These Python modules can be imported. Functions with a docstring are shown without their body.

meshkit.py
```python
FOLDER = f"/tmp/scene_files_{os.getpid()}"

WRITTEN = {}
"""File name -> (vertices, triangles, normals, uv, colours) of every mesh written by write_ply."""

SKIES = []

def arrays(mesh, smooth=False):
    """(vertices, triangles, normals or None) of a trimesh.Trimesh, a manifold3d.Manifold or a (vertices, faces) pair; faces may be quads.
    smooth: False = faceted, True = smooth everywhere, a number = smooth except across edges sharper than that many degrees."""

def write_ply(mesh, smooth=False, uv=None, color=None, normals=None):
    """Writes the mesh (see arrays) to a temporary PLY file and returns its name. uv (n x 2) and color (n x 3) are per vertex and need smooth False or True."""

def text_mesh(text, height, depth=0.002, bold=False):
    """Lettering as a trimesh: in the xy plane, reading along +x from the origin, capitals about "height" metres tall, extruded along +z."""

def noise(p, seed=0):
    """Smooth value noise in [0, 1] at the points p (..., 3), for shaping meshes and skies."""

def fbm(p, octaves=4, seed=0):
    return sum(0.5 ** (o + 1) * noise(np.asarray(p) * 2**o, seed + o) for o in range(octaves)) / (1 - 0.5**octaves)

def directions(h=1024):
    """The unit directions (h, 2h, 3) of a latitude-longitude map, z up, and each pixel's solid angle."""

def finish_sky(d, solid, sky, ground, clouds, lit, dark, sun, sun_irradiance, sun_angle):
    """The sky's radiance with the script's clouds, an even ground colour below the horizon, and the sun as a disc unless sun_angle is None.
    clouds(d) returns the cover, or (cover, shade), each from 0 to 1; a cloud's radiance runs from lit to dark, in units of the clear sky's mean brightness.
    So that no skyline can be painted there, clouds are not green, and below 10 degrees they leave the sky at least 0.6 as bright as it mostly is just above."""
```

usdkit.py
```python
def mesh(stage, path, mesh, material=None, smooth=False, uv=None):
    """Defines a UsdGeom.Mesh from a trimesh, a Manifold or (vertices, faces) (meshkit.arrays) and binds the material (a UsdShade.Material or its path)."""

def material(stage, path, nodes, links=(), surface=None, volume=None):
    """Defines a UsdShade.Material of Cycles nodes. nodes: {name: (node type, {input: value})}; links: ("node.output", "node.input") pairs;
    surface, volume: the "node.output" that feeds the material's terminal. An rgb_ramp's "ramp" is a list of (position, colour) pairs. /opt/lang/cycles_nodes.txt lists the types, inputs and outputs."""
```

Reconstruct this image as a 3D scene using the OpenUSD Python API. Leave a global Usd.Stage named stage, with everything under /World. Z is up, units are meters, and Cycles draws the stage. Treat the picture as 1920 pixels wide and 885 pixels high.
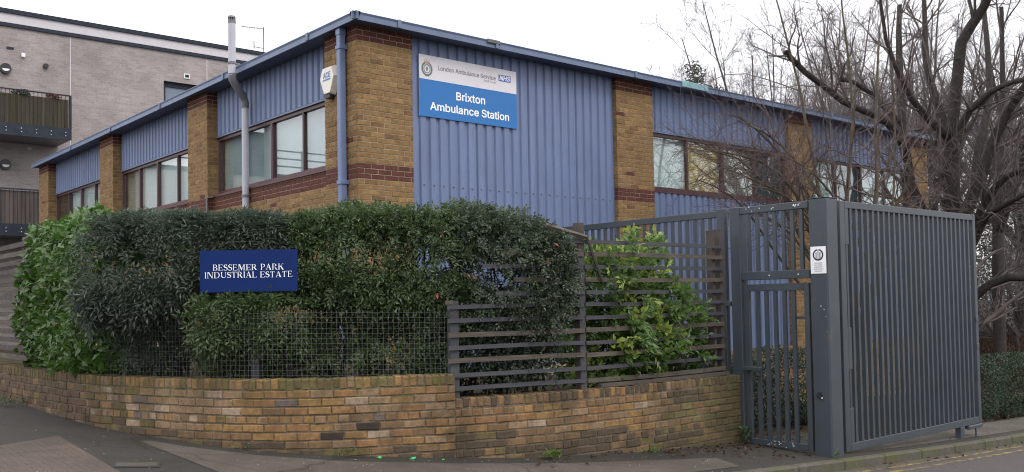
import math
import numpy as np
import trimesh
import shapely
from shapely.geometry import Polygon, LineString, Point, box as sbox
from shapely import affinity, union_all
from pxr import Usd, UsdGeom, UsdLux, UsdShade, Gf, Sdf, Vt
import usdkit, meshkit

# ------------------------------------------------------------------ camera, sky, sun, exposure
stage = Usd.Stage.CreateInMemory()
UsdGeom.SetStageUpAxis(stage, "Z")
UsdGeom.SetStageMetersPerUnit(stage, 1.0)
UsdGeom.Xform.Define(stage, "/World")
UsdGeom.Scope.Define(stage, "/World/Looks")

YAW, PITCH, ROLL, F_PX, CY_PX = 0.706967, 0.0342902, -0.0178987, 1762.46, 506.84
CAM_Z, EXPOSURE = 1.394, 0.40
def camera_axes():
    c, s = math.cos(YAW), math.sin(YAW)
    fwd = np.array([s * math.cos(PITCH), c * math.cos(PITCH), math.sin(PITCH)])
    right = np.array([c, -s, 0.0]); up = np.cross(right, fwd)
    cr, sr = math.cos(ROLL), math.sin(ROLL)
    return right * cr + up * sr, -right * sr + up * cr, fwd
RIGHT, UP, FWD = camera_axes()
CAM = np.array([0, 0, CAM_Z])
cam = UsdGeom.Camera.Define(stage, "/World/camera")
m = Gf.Matrix4d(1)
for i, r in enumerate((RIGHT, UP, -FWD)):
    m.SetRow(i, Gf.Vec4d(*map(float, r), 0))
m.SetRow(3, Gf.Vec4d(0, 0, CAM_Z, 1))
cam.AddTransformOp().Set(m)
cam.CreateHorizontalApertureAttr(36.0)
cam.CreateVerticalApertureAttr(36.0 * 885 / 1920)
cam.CreateFocalLengthAttr(36.0 * F_PX / 1920)
cam.CreateVerticalApertureOffsetAttr((CY_PX - 442.5) / 1920 * 36.0)
cam.CreateClippingRangeAttr(Gf.Vec2f(0.05, 5000))
cam.CreateExposureAttr(EXPOSURE)

SUN_DIR = np.array([0.10, -0.66, 0.80]); SUN_DIR /= np.linalg.norm(SUN_DIR)
SUN_EL, SUN_ROT = math.asin(SUN_DIR[2]), math.atan2(SUN_DIR[0], SUN_DIR[1])
SKY_STRENGTH, CLOUD, SUN_I, SUN_ANGLE = 0.1, 8.8, 0.28, 22.0
usdkit.material(stage, "/World/Looks/sky_look", {
    "s": ("sky_texture", {"sky_type": "single_scattering", "sun_disc": False, "sun_elevation": SUN_EL, "sun_rotation": SUN_ROT}),
    "tc": ("texture_coordinate", {}),
    "mp": ("mapping", {"scale": (1.0, 1.0, 2.6)}),
    "n": ("noise_texture", {"scale": 2.2, "detail": 5.0, "roughness": 0.55}),
    "r": ("rgb_ramp", {"ramp": [(0.30, (CLOUD * 0.86, CLOUD * 0.86, CLOUD * 0.92)), (0.62, (CLOUD * 1.06, CLOUD * 1.05, CLOUD * 1.07))]}),
    "sp": ("separate_xyz", {}), "gr": ("map_range", {"from_min": 0.0, "from_max": 1.0, "to_min": 1.0, "to_max": 2.1, "clamp": True}), "vm": ("vector_math", {"math_type": "scale"}),
    "mx": ("mix", {"fac": 0.93}),
    "b": ("background_shader", {"strength": SKY_STRENGTH})},
    [("tc.generated", "mp.vector"), ("mp.vector", "n.vector"), ("n.fac", "r.fac"), ("s.color", "mx.color1"), ("tc.generated", "sp.vector"), ("sp.z", "gr.value"), ("r.color", "vm.vector1"), ("gr.result", "vm.scale"), ("vm.vector", "mx.color2"), ("mx.color", "b.color")], surface="b.background")
sky = UsdLux.DomeLight.Define(stage, "/World/sky")
UsdShade.MaterialBindingAPI.Apply(sky.GetPrim()).Bind(UsdShade.Material.Get(stage, "/World/Looks/sky_look"))
sky.GetPrim().SetCustomDataByKey("kind", "structure")
sky.GetPrim().SetCustomDataByKey("label", "pale even overcast winter sky")
sun = UsdLux.DistantLight.Define(stage, "/World/sun")
sun.CreateNormalizeAttr(True); sun.CreateIntensityAttr(SUN_I); sun.CreateAngleAttr(SUN_ANGLE); sun.CreateColorAttr(Gf.Vec3f(1.0, 0.95, 0.88))
z = SUN_DIR; x = np.cross([0, 0, 1], z); x /= np.linalg.norm(x); y = np.cross(z, x)
m = Gf.Matrix4d(1)
for i, r in enumerate((x, y, z)):
    m.SetRow(i, Gf.Vec4d(*map(float, r), 0))
sun.AddTransformOp().Set(m)

# ------------------------------------------------------------------ materials
def mat(name, nodes, links, surface="p.BSDF", volume=None):
    return usdkit.material(stage, "/World/Looks/" + name, nodes, links, surface=surface, volume=volume)

def look(name, rgb, rough=0.6, var=0.25, scale=8.0, rgb2=None, bump=0.0, bump_scale=60.0, island=0.0, metallic=0.0, detail=4.0, stretch=(1, 1, 1), spec=None, grime=None):
    """Plain surface: base colour varied by noise at world position, optional per-piece variation, grime and bump."""
    rgb = np.array(rgb, float); b = rgb * (1 - var) if rgb2 is None else np.array(rgb2, float)
    P = {"metallic": metallic, "roughness": rough}
    if spec is not None: P["specular_ior_level"] = spec
    n = {"g": ("geometry", {}), "mp": ("mapping", {"scale": stretch}), "n": ("noise_texture", {"scale": scale, "detail": detail, "roughness": 0.6}),
         "r": ("rgb_ramp", {"ramp": [(0.32, tuple(b)), (0.68, tuple(rgb * (1 + var * 0.4)))]}), "p": ("principled_bsdf", P)}
    l = [("g.position", "mp.vector"), ("mp.vector", "n.vector"), ("n.fac", "r.fac")]
    c = "r.color"
    if grime is not None:
        gs, gc, lo, hi = grime
        n["gn"] = ("noise_texture", {"scale": gs, "detail": 6.0, "roughness": 0.65}); n["gr"] = ("rgb_ramp", {"ramp": [(lo, (0, 0, 0)), (hi, (1, 1, 1))]})
        n["gm"] = ("mix", {"color2": tuple(gc)})
        l += [("g.position", "gn.vector"), ("gn.fac", "gr.fac"), ("gr.color", "gm.fac"), (c, "gm.color1")]; c = "gm.color"
    if island:
        n["hv"] = ("hsv", {}); n["mr"] = ("map_range", {"from_min": 0.0, "from_max": 1.0, "to_min": 1 - island, "to_max": 1 + island})
        l += [("g.random_per_island", "mr.value"), ("mr.result", "hv.value"), (c, "hv.color")]; c = "hv.color"
    l.append((c, "p.base_color"))
    if bump:
        n["bn"] = ("noise_texture", {"scale": bump_scale, "detail": 5.0, "roughness": 0.65}); n["bu"] = ("bump", {"strength": min(1.0, bump), "distance": 0.004})
        l += [("g.position", "bn.vector"), ("bn.fac", "bu.height"), ("bu.normal", "p.normal")]
    return mat(name, n, l)

M = {}
def brick_look(name, rgb, var=0.3, stain=False):
    rgb = np.array(rgb)
    if not stain: return look(name, rgb, rough=0.88, var=var, scale=22.0, bump=0.7, bump_scale=160.0, island=0.16, spec=0.25, grime=(5.0, rgb * 0.5 + np.array([.01, .009, .006]), 0.55, 0.78))
    # street wall: grain, soot and damp patches that run across bricks and joints, moss in patches near the coping
    n = {"g": ("geometry", {}), "n": ("noise_texture", {"scale": 26.0, "detail": 6.0, "roughness": 0.65}), "r": ("rgb_ramp", {"ramp": [(0.3, tuple(rgb * .62)), (0.68, tuple(rgb * 1.12))]}),
         "mp": ("mapping", {"scale": (1, 1, .6)}), "n2": ("noise_texture", {"scale": 2.6, "detail": 8.0, "roughness": 0.68}), "r2": ("rgb_ramp", {"ramp": [(0.42, (0, 0, 0)), (0.68, (.85, .85, .85))]}), "m1": ("mix", {"color2": (0.055, 0.043, 0.028)}),
         "s": ("separate_xyz", {}), "mr": ("map_range", {"from_min": 0.40, "from_max": 0.70, "to_min": 0.0, "to_max": 0.75, "clamp": True}), "n3": ("noise_texture", {"scale": 5.5, "detail": 7.0, "roughness": 0.7}), "r3": ("rgb_ramp", {"ramp": [(0.47, (0, 0, 0)), (0.62, (1, 1, 1))]}),
         "mu": ("math", {"math_type": "multiply"}), "m2": ("mix", {"color2": (0.092, 0.088, 0.03)}), "xr": ("map_range", {"from_min": 7.9, "from_max": 9.3, "to_min": 0.0, "to_max": 0.85, "clamp": True}), "n4": ("noise_texture", {"scale": 3.3, "detail": 8.0, "roughness": 0.7}), "r4": ("rgb_ramp", {"ramp": [(0.34, (0, 0, 0)), (0.62, (1, 1, 1))]}), "mv": ("math", {"math_type": "multiply"}), "m4": ("mix", {"color2": (0.078, 0.072, 0.034)}),
         "bn": ("noise_texture", {"scale": 120.0, "detail": 6.0, "roughness": 0.7}), "bu": ("bump", {"strength": 1.0, "distance": 0.006}), "p": ("principled_bsdf", {"roughness": 0.9, "specular_ior_level": 0.22})}
    return mat(name, n, [("g.position", "n.vector"), ("n.fac", "r.fac"), ("g.position", "mp.vector"), ("mp.vector", "n2.vector"), ("n2.fac", "r2.fac"), ("r2.color", "m1.fac"), ("r.color", "m1.color1"), ("g.position", "s.vector"), ("s.z", "mr.value"),
        ("g.position", "n3.vector"), ("n3.fac", "r3.fac"), ("mr.result", "mu.value1"), ("r3.color", "mu.value2"), ("mu.value", "m2.fac"), ("m1.color", "m2.color1"), ("s.x", "xr.value"), ("g.position", "n4.vector"), ("n4.fac", "r4.fac"), ("xr.result", "mv.value1"), ("r4.color", "mv.value2"), ("mv.value", "m4.fac"), ("m2.color", "m4.color1"), ("m4.color", "p.base_color"), ("g.position", "bn.vector"), ("bn.fac", "bu.height"), ("bu.normal", "p.normal")])
# building stock brick, red brick
M["stock"] = brick_look("stock_brick", (0.272, 0.166, 0.074))
M["stock_brown"] = brick_look("stock_brick_brown", (0.21, 0.12, 0.055))
M["stock_pale"] = brick_look("stock_brick_pale", (0.33, 0.205, 0.088))
M["red_brick"] = brick_look("red_brick", (0.125, 0.046, 0.036))
M["mortar"] = look("mortar", (0.30, 0.24, 0.17), rough=0.95, var=0.3, scale=9.0, spec=0.2)
M["mortar_dark"] = brick_look("mortar_dark", (0.175, 0.142, 0.10), stain=True)
# street wall bricks
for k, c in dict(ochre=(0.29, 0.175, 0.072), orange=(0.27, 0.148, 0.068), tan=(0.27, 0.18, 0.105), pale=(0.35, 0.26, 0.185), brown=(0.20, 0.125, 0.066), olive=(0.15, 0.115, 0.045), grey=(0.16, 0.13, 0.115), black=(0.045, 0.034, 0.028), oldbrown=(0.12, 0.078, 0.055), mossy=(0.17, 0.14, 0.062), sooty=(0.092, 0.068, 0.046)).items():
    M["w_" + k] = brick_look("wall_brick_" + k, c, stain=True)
M["blue_clad"] = look("blue_cladding", (0.131, 0.174, 0.302), rough=0.45, var=0.16, scale=3.2, stretch=(2.2, 2.2, .22), grime=(1.6, (0.108, 0.142, 0.24), 0.48, 0.8), bump=0.06, bump_scale=6.0)
M["blue_trim"] = look("blue_trim", (0.115, 0.155, 0.245), rough=0.4, var=0.16, scale=3.0, grime=(4.0, (0.13, 0.15, 0.2), 0.56, 0.75))
M["teal_flash"] = look("teal_flashing", (0.20, 0.36, 0.40), rough=0.5, var=0.15)
M["pipe_blue"] = look("pipe_blue", (0.125, 0.165, 0.28), rough=0.35, var=0.1, scale=4.0)
M["soffit"] = look("soffit_paint", (0.10, 0.12, 0.2), rough=0.6)
M["roof_felt"] = look("roof_felt", (0.12, 0.13, 0.14), rough=0.9)
M["maroon"] = look("maroon_frame", (0.058, 0.022, 0.025), rough=0.35, var=0.15)
M["grey_pvc"] = look("grey_pipe", (0.42, 0.42, 0.47), rough=0.4, var=0.08, scale=3.0)
M["grey_pvc_dark"] = look("grey_pipe_dark", (0.15, 0.15, 0.17), rough=0.45, var=0.2)
M["blind_pale"] = look("pale_blind", (0.58, 0.63, 0.64), rough=0.9, var=0.12, scale=0.8)
M["blind_grey"] = look("grey_blind", (0.46, 0.50, 0.51), rough=0.9, var=0.2, scale=0.8)
M["blind_white"] = look("white_blind", (0.85, 0.87, 0.90), rough=0.9, var=0.06, scale=0.8)
M["blind_olive"] = look("olive_blind", (0.20, 0.19, 0.13), rough=0.9)
M["blind_yellow"] = look("yellow_blind", (0.58, 0.40, 0.11), rough=0.9, var=0.15, scale=1.5)
M["blind_beige"] = look("beige_blind", (0.40, 0.37, 0.31), rough=0.9, var=0.3, scale=1.2)
M["teal_dark"] = look("dark_teal_blind", (0.045, 0.085, 0.11), rough=0.8, var=0.4, scale=2.0)
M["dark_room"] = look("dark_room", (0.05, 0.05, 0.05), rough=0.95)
M["glass"] = mat("window_glass", {"ge": ("geometry", {}), "io": ("map_range", {"from_min": 0.0, "from_max": 1.0, "to_min": 2.1, "to_max": 0.4762}), "t": ("transparent_bsdf", {"color": (0.9, 0.94, 0.93)}), "g": ("glossy_bsdf", {"color": (0.95, 0.97, 1.0), "roughness": 0.015}), "f": ("fresnel", {"IOR": 2.1}), "x": ("mix_closure", {})},
                 [("ge.backfacing", "io.value"), ("io.result", "f.IOR"), ("f.fac", "x.fac"), ("t.BSDF", "x.closure1"), ("g.BSDF", "x.closure2")], surface="x.closure")
M["steel"] = look("grey_steel_paint", (0.040, 0.050, 0.060), rough=0.42, var=0.14, scale=2.5, bump=0.12, bump_scale=300.0, grime=(5.0, (0.066, 0.062, 0.056), 0.58, 0.84), island=0.10)
M["steel_pale"] = look("bare_metal", (0.45, 0.45, 0.46), rough=0.4, metallic=0.6)
M["black_plastic"] = look("black_plastic", (0.012, 0.012, 0.014), rough=0.4)
M["white_paint"] = look("white_paint", (0.72, 0.72, 0.74), rough=0.5, var=0.04, scale=2.0)
M["white_letter"] = look("white_letter", (0.84, 0.85, 0.88), rough=0.5, var=0.02)
M["sign_white"] = look("sign_white", (0.66, 0.64, 0.68), rough=0.35, var=0.07, scale=2.5, grime=(5.0, (0.52, 0.49, 0.5), 0.52, 0.8))
M["sign_blue"] = look("sign_blue", (0.008, 0.135, 0.40), rough=0.3, var=0.06, scale=2.0)
M["nhs_blue"] = look("logo_blue", (0.05, 0.12, 0.42), rough=0.4)
M["grey_letter"] = look("grey_letter", (0.13, 0.13, 0.16), rough=0.5)
M["pale_letter"] = look("pale_letter", (0.38, 0.37, 0.42), rough=0.5)
M["gold"] = look("crest_gold", (0.44, 0.33, 0.22), rough=0.5)
M["crest_dark"] = look("crest_green", (0.13, 0.16, 0.15), rough=0.5)
M["navy"] = look("navy_sign", (0.004, 0.019, 0.105), rough=0.45, spec=0.15, var=0.1, scale=3.0)
M["cream"] = look("cream_plastic", (0.68, 0.64, 0.56), rough=0.4, var=0.06)
M["ace_blue"] = look("letter_blue", (0.10, 0.22, 0.5), rough=0.5)
M["slat_grey"] = look("painted_slat", (0.050, 0.052, 0.062), rough=0.7, var=0.35, scale=5.0, stretch=(.4, .4, 4), grime=(9.0, (0.095, 0.08, 0.065), 0.6, 0.75), island=0.15)
M["slat_brown"] = look("weathered_slat", (0.105, 0.085, 0.068), rough=0.85, var=0.45, scale=6.0, stretch=(.5, .5, 7), grime=(7.0, (0.06, 0.055, 0.05), 0.5, 0.7), island=0.2)
M["old_timber"] = look("old_timber", (0.062, 0.050, 0.043), rough=0.9, var=0.4, scale=6.0)
M["wire"] = look("galvanised_wire", (0.17, 0.18, 0.19), rough=0.45, var=0.2, metallic=0.3)
M["bark"] = look("bark", (0.045, 0.038, 0.035), rough=0.95, var=0.45, scale=14.0, bump=1.0, bump_scale=50.0, spec=0.2)
M["bark_mossy"] = look("bark_mossy", (0.105, 0.088, 0.06), rough=0.95, var=0.4, scale=5.0, bump=1.0, bump_scale=40.0, spec=0.2)
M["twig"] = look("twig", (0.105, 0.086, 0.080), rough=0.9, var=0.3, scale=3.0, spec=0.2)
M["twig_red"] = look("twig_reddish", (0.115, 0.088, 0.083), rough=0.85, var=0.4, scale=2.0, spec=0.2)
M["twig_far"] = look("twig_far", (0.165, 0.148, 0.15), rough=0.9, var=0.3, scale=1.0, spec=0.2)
M["soil"] = look("soil", (0.05, 0.038, 0.026), rough=0.98, var=0.5, scale=4.0, bump=1.0, bump_scale=30.0, spec=0.15, grime=(2.0, (0.055, 0.06, 0.022), 0.5, 0.7))
def paving_look(name, rgb, stone, damp, moss, wear=0.5):
    """Coarse tarmac or concrete: aggregate speckle, damp and mossy patches, hairline cracks."""
    rgb = np.array(rgb)
    n = {"g": ("geometry", {}), "v": ("voronoi_texture", {"scale": 95.0}), "vr": ("hsv", {}), "sp": ("rgb_ramp", {"ramp": [(0.0, tuple(rgb * .6)), (0.55, tuple(rgb)), (0.86, tuple(rgb * 1.2)), (1.0, tuple(stone))]}), "bw": ("rgb_to_bw", {}),
         "n2": ("noise_texture", {"scale": 1.3, "detail": 9.0, "roughness": 0.7}), "r2": ("rgb_ramp", {"ramp": [(0.40, (0, 0, 0)), (0.66, (1, 1, 1))]}), "m1": ("mix", {"color2": tuple(damp)}),
         "n3": ("noise_texture", {"scale": 4.5, "detail": 8.0, "roughness": 0.72}), "r3": ("rgb_ramp", {"ramp": [(0.54, (0, 0, 0)), (0.70, (.7, .7, .7))]}), "m2": ("mix", {"color2": tuple(moss)}),
         "wv": ("noise_texture", {"scale": 2.0, "detail": 5.0}), "wm": ("mix", {"fac": 0.12}), "cv": ("voronoi_texture", {"feature": "distance_to_edge", "scale": 0.55}), "cr": ("rgb_ramp", {"ramp": [(0.0, (.75, .75, .75)), (0.006, (0, 0, 0)), (1, (0, 0, 0))]}), "m3": ("mix", {"color2": tuple(np.array(damp) * .45)}),
         "bn": ("noise_texture", {"scale": 150.0, "detail": 5.0, "roughness": 0.7}), "bu": ("bump", {"strength": 1.0, "distance": 0.007}), "p": ("principled_bsdf", {"roughness": 0.86, "specular_ior_level": 0.3}), "rr": ("map_range", {"from_min": 0.4, "from_max": 0.7, "to_min": 0.92, "to_max": 0.62})}
    return mat(name, n, [("g.position", "v.vector"), ("v.color", "bw.color"), ("bw.val", "sp.fac"), ("g.position", "n2.vector"), ("n2.fac", "r2.fac"), ("r2.color", "m1.fac"), ("sp.color", "m1.color1"), ("g.position", "n3.vector"), ("n3.fac", "r3.fac"), ("r3.color", "m2.fac"), ("m1.color", "m2.color1"),
        ("g.position", "wv.vector"), ("wv.color", "wm.color2"), ("g.position", "wm.color1"), ("wm.color", "cv.vector"), ("cv.distance", "cr.fac"), ("cr.color", "m3.fac"), ("m2.color", "m3.color1"), ("m3.color", "p.base_color"), ("n2.fac", "rr.value"), ("rr.result", "p.roughness"),
        ("g.position", "bn.vector"), ("bn.fac", "bu.height"), ("bu.normal", "p.normal")])
M["asphalt"] = paving_look("asphalt_path", (0.043, 0.038, 0.034), (0.13, 0.115, 0.10), (0.027, 0.025, 0.020), (0.036, 0.036, 0.018))
M["asphalt_patch"] = paving_look("asphalt_patch", (0.040, 0.038, 0.042), (0.10, 0.095, 0.095), (0.030, 0.029, 0.030), (0.034, 0.034, 0.026))
M["concrete"] = paving_look("concrete_path", (0.102, 0.088, 0.074), (0.19, 0.17, 0.15), (0.055, 0.048, 0.038), (0.050, 0.048, 0.028))
M["tactile"] = paving_look("pink_paving", (0.108, 0.083, 0.067), (0.18, 0.15, 0.13), (0.062, 0.050, 0.040), (0.056, 0.048, 0.034))
M["kerb"] = look("kerb_concrete", (0.098, 0.088, 0.072), rough=0.92, var=0.3, scale=18.0, bump=0.8, bump_scale=120.0, spec=0.2, grime=(3.0, (0.08, 0.085, 0.04), 0.45, 0.65))
M["yellow_line"] = look("worn_yellow", (0.25, 0.17, 0.045), rough=0.85, var=0.3, scale=30.0, grime=(9.0, (0.06, 0.053, 0.04), 0.42, 0.54))
M["road"] = mat("road_tarmac", {"g": ("geometry", {}), "n": ("noise_texture", {"scale": 60.0, "detail": 4.0}), "r": ("rgb_ramp", {"ramp": [(0.3, (0.052, 0.045, 0.044)), (0.7, (0.098, 0.085, 0.082))]}),
    "s": ("separate_xyz", {}), "mr": ("map_range", {"from_min": 5.35, "from_max": 5.74, "to_min": 0.0, "to_max": 0.8, "clamp": True}), "n2": ("noise_texture", {"scale": 7.0, "detail": 6.0, "roughness": 0.7}),
    "r2": ("rgb_ramp", {"ramp": [(0.42, (0, 0, 0)), (0.6, (1, 1, 1))]}), "mu": ("math", {"math_type": "multiply"}), "mx": ("mix", {"color2": (0.085, 0.08, 0.03)}),
    "bn": ("noise_texture", {"scale": 170.0, "detail": 4.0}), "bu": ("bump", {"strength": 0.8, "distance": 0.005}), "p": ("principled_bsdf", {"roughness": 0.88, "specular_ior_level": 0.3})},
    [("g.position", "n.vector"), ("n.fac", "r.fac"), ("g.position", "s.vector"), ("s.y", "mr.value"), ("g.position", "n2.vector"), ("n2.fac", "r2.fac"), ("mr.result", "mu.value1"), ("r2.color", "mu.value2"), ("mu.value", "mx.fac"),
     ("r.color", "mx.color1"), ("mx.color", "p.base_color"), ("g.position", "bn.vector"), ("bn.fac", "bu.height"), ("bu.normal", "p.normal")])
# apartment facade: far-off brick
M["far_brick"] = mat("pink_grey_brick", {"g": ("geometry", {}), "s": ("separate_xyz", {}), "c": ("combine_xyz", {}),
    "b": ("brick_texture", {"color1": (0.275, 0.248, 0.245), "color2": (0.345, 0.315, 0.31), "mortar": (0.335, 0.312, 0.305), "scale": 1.0, "mortar_size": 0.008, "brick_width": 0.235, "row_height": 0.078, "bias": 0.0}),
    "n": ("noise_texture", {"scale": 0.9, "detail": 6.0, "roughness": 0.6}), "r": ("rgb_ramp", {"ramp": [(0.35, (0.80, 0.78, 0.77)), (0.65, (1.08, 1.06, 1.05))]}),
    "n2": ("noise_texture", {"scale": 9.0, "detail": 3.0}), "r2": ("rgb_ramp", {"ramp": [(0.38, (0.82, 0.80, 0.79)), (0.62, (1.1, 1.1, 1.1))]}), "m2": ("mix", {"mix_type": "multiply", "fac": 1.0}),
    "mx": ("mix", {"mix_type": "multiply", "fac": 1.0}), "mp": ("mapping", {"scale": (4.3, 4.3, 13.0)}), "w": ("noise_texture", {"scale": 1.0, "detail": 0.0}), "p": ("principled_bsdf", {"roughness": 0.9, "specular_ior_level": 0.2})},
    [("g.position", "s.vector"), ("s.x", "c.x"), ("s.z", "c.y"), ("c.vector", "b.vector"), ("g.position", "n.vector"), ("n.fac", "r.fac"), ("b.color", "mx.color1"), ("r.color", "mx.color2"),
     ("g.position", "mp.vector"), ("mp.vector", "n2.vector"), ("n2.fac", "r2.fac"), ("mx.color", "m2.color1"), ("r2.color", "m2.color2"), ("m2.color", "p.base_color")])
M["palisade_paint"] = look("palisade_paint", (0.15, 0.17, 0.21), rough=0.6)
M["far_trim"] = look("dark_trim", (0.028, 0.034, 0.048), rough=0.75, spec=0.2)
M["far_band"] = look("pale_band", (0.52, 0.50, 0.52), rough=0.7, var=0.07)
M["bamboo"] = look("bamboo_screen", (0.06, 0.05, 0.03), rough=0.9, var=0.55, scale=1.0, stretch=(14, 14, .5))
M["grey_boards"] = look("grey_boards", (0.11, 0.09, 0.082), rough=0.9, var=0.5, scale=1.0, stretch=(9, 9, .4))
M["terracotta"] = look("terracotta", (0.26, 0.09, 0.05), rough=0.8)
M["far_glass"] = look("far_window_glass", (0.16, 0.19, 0.25), rough=0.08, var=0.2, scale=0.8)

def leaf_look(name, c1, c2, c3, rough=0.38, trans=0.18, spec=0.5):
    n = {"g": ("geometry", {}), "r": ("rgb_ramp", {"ramp": [(0.0, c1), (0.55, c2), (0.93, c3), (1.0, c3)]}), "n": ("noise_texture", {"scale": 2.0, "detail": 2.0}), "mr": ("map_range", {"from_min": 0.3, "from_max": 0.7, "to_min": 0.75, "to_max": 1.25}),
         "hv": ("hsv", {}), "p": ("principled_bsdf", {"roughness": rough, "specular_ior_level": spec}), "t": ("translucent_bsdf", {}), "x": ("mix_closure", {"fac": trans})}
    return mat(name, n, [("g.random_per_island", "r.fac"), ("g.position", "n.vector"), ("n.fac", "mr.value"), ("mr.result", "hv.value"), ("r.color", "hv.color"), ("hv.color", "p.base_color"), ("hv.color", "t.color"), ("p.BSDF", "x.closure1"), ("t.BSDF", "x.closure2")], surface="x.closure")
M["leaf_laurel"] = leaf_look("laurel_leaf", (0.042, 0.092, 0.014), (0.085, 0.16, 0.022), (0.19, 0.27, 0.045), rough=0.33)
M["leaf_dark"] = leaf_look("dark_leaf", (0.036, 0.052, 0.034), (0.072, 0.092, 0.058), (0.15, 0.165, 0.10), rough=0.42)
M["leaf_mid"] = leaf_look("mid_leaf", (0.046, 0.074, 0.026), (0.092, 0.126, 0.048), (0.18, 0.205, 0.095), rough=0.38)
M["leaf_grey"] = leaf_look("grey_leaf", (0.042, 0.060, 0.034), (0.082, 0.102, 0.058), (0.20, 0.205, 0.13), rough=0.4)
M["leaf_low"] = leaf_look("low_leaf", (0.042, 0.07, 0.022), (0.084, 0.116, 0.038), (0.16, 0.18, 0.07), rough=0.42)
M["leaf_yellow"] = leaf_look("spotted_leaf", (0.07, 0.125, 0.03), (0.205, 0.235, 0.06), (0.52, 0.46, 0.14), rough=0.36, trans=0.25)
M["leaf_yard"] = leaf_look("yard_leaf", (0.022, 0.036, 0.02), (0.045, 0.062, 0.036), (0.10, 0.11, 0.08), rough=0.4)
M["leaf_yellow2"] = leaf_look("cream_leaf", (0.20, 0.26, 0.05), (0.42, 0.42, 0.10), (0.62, 0.56, 0.20), rough=0.4, trans=0.25)
M["leaf_box"] = leaf_look("box_leaf", (0.028, 0.05, 0.026), (0.052, 0.078, 0.04), (0.085, 0.11, 0.055), rough=0.5)
M["leaf_weed"] = leaf_look("weed_leaf", (0.06, 0.13, 0.02), (0.09, 0.19, 0.03), (0.13, 0.24, 0.05), rough=0.5)
M["leaf_litter"] = leaf_look("dead_leaf", (0.06, 0.034, 0.02), (0.14, 0.075, 0.042), (0.30, 0.19, 0.12), rough=0.8, trans=0.05, spec=0.2)
M["leaf_ivy"] = leaf_look("ivy_leaf", (0.03, 0.04, 0.018), (0.06, 0.065, 0.03), (0.10, 0.09, 0.05), rough=0.5)
M["red_leaf"] = leaf_look("red_leaf", (0.2, 0.03, 0.01), (0.3, 0.06, 0.02), (0.35, 0.1, 0.03), rough=0.5)
M["green_plastic"] = look("green_plastic", (0.05, 0.42, 0.12), rough=0.5, var=0.1)
M["flecks"] = look("pale_flecks", (0.5, 0.48, 0.46), rough=0.8)

# ------------------------------------------------------------------ scene helpers
used = {}
BASE = {}
def path_for(parent, name):
    key = (parent, name); k = used.get(key, 0); used[key] = k + 1
    return f"{parent}/{name}" + (f"_{k:03d}" if k else "")
def tag(prim, label=None, cat=None, group=None, kind=None):
    for k, v in (("label", label), ("category", cat), ("group", group), ("kind", kind)):
        if v: prim.SetCustomDataByKey(k, v)
    return prim
def thing(name, label, cat, base=(0, 0, 0), group=None, kind=None):
    p = path_for("/World", name)
    x = UsdGeom.Xform.Define(stage, p); x.AddTranslateOp().Set(Gf.Vec3d(*map(float, base)))
    BASE[p] = np.array(base, float)
    tag(x.GetPrim(), label, cat, group, kind)
    return p
def arr(mesh):
    if isinstance(mesh, list): return cat(mesh)
    if isinstance(mesh, tuple):
        v, f = np.asarray(mesh[0], float), np.asarray(mesh[1], int)
        if f.shape[1] == 4: f = np.vstack([f[:, [0, 1, 2]], f[:, [0, 2, 3]]])
        return v, f
    return np.array(mesh.vertices), np.array(mesh.faces)
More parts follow.
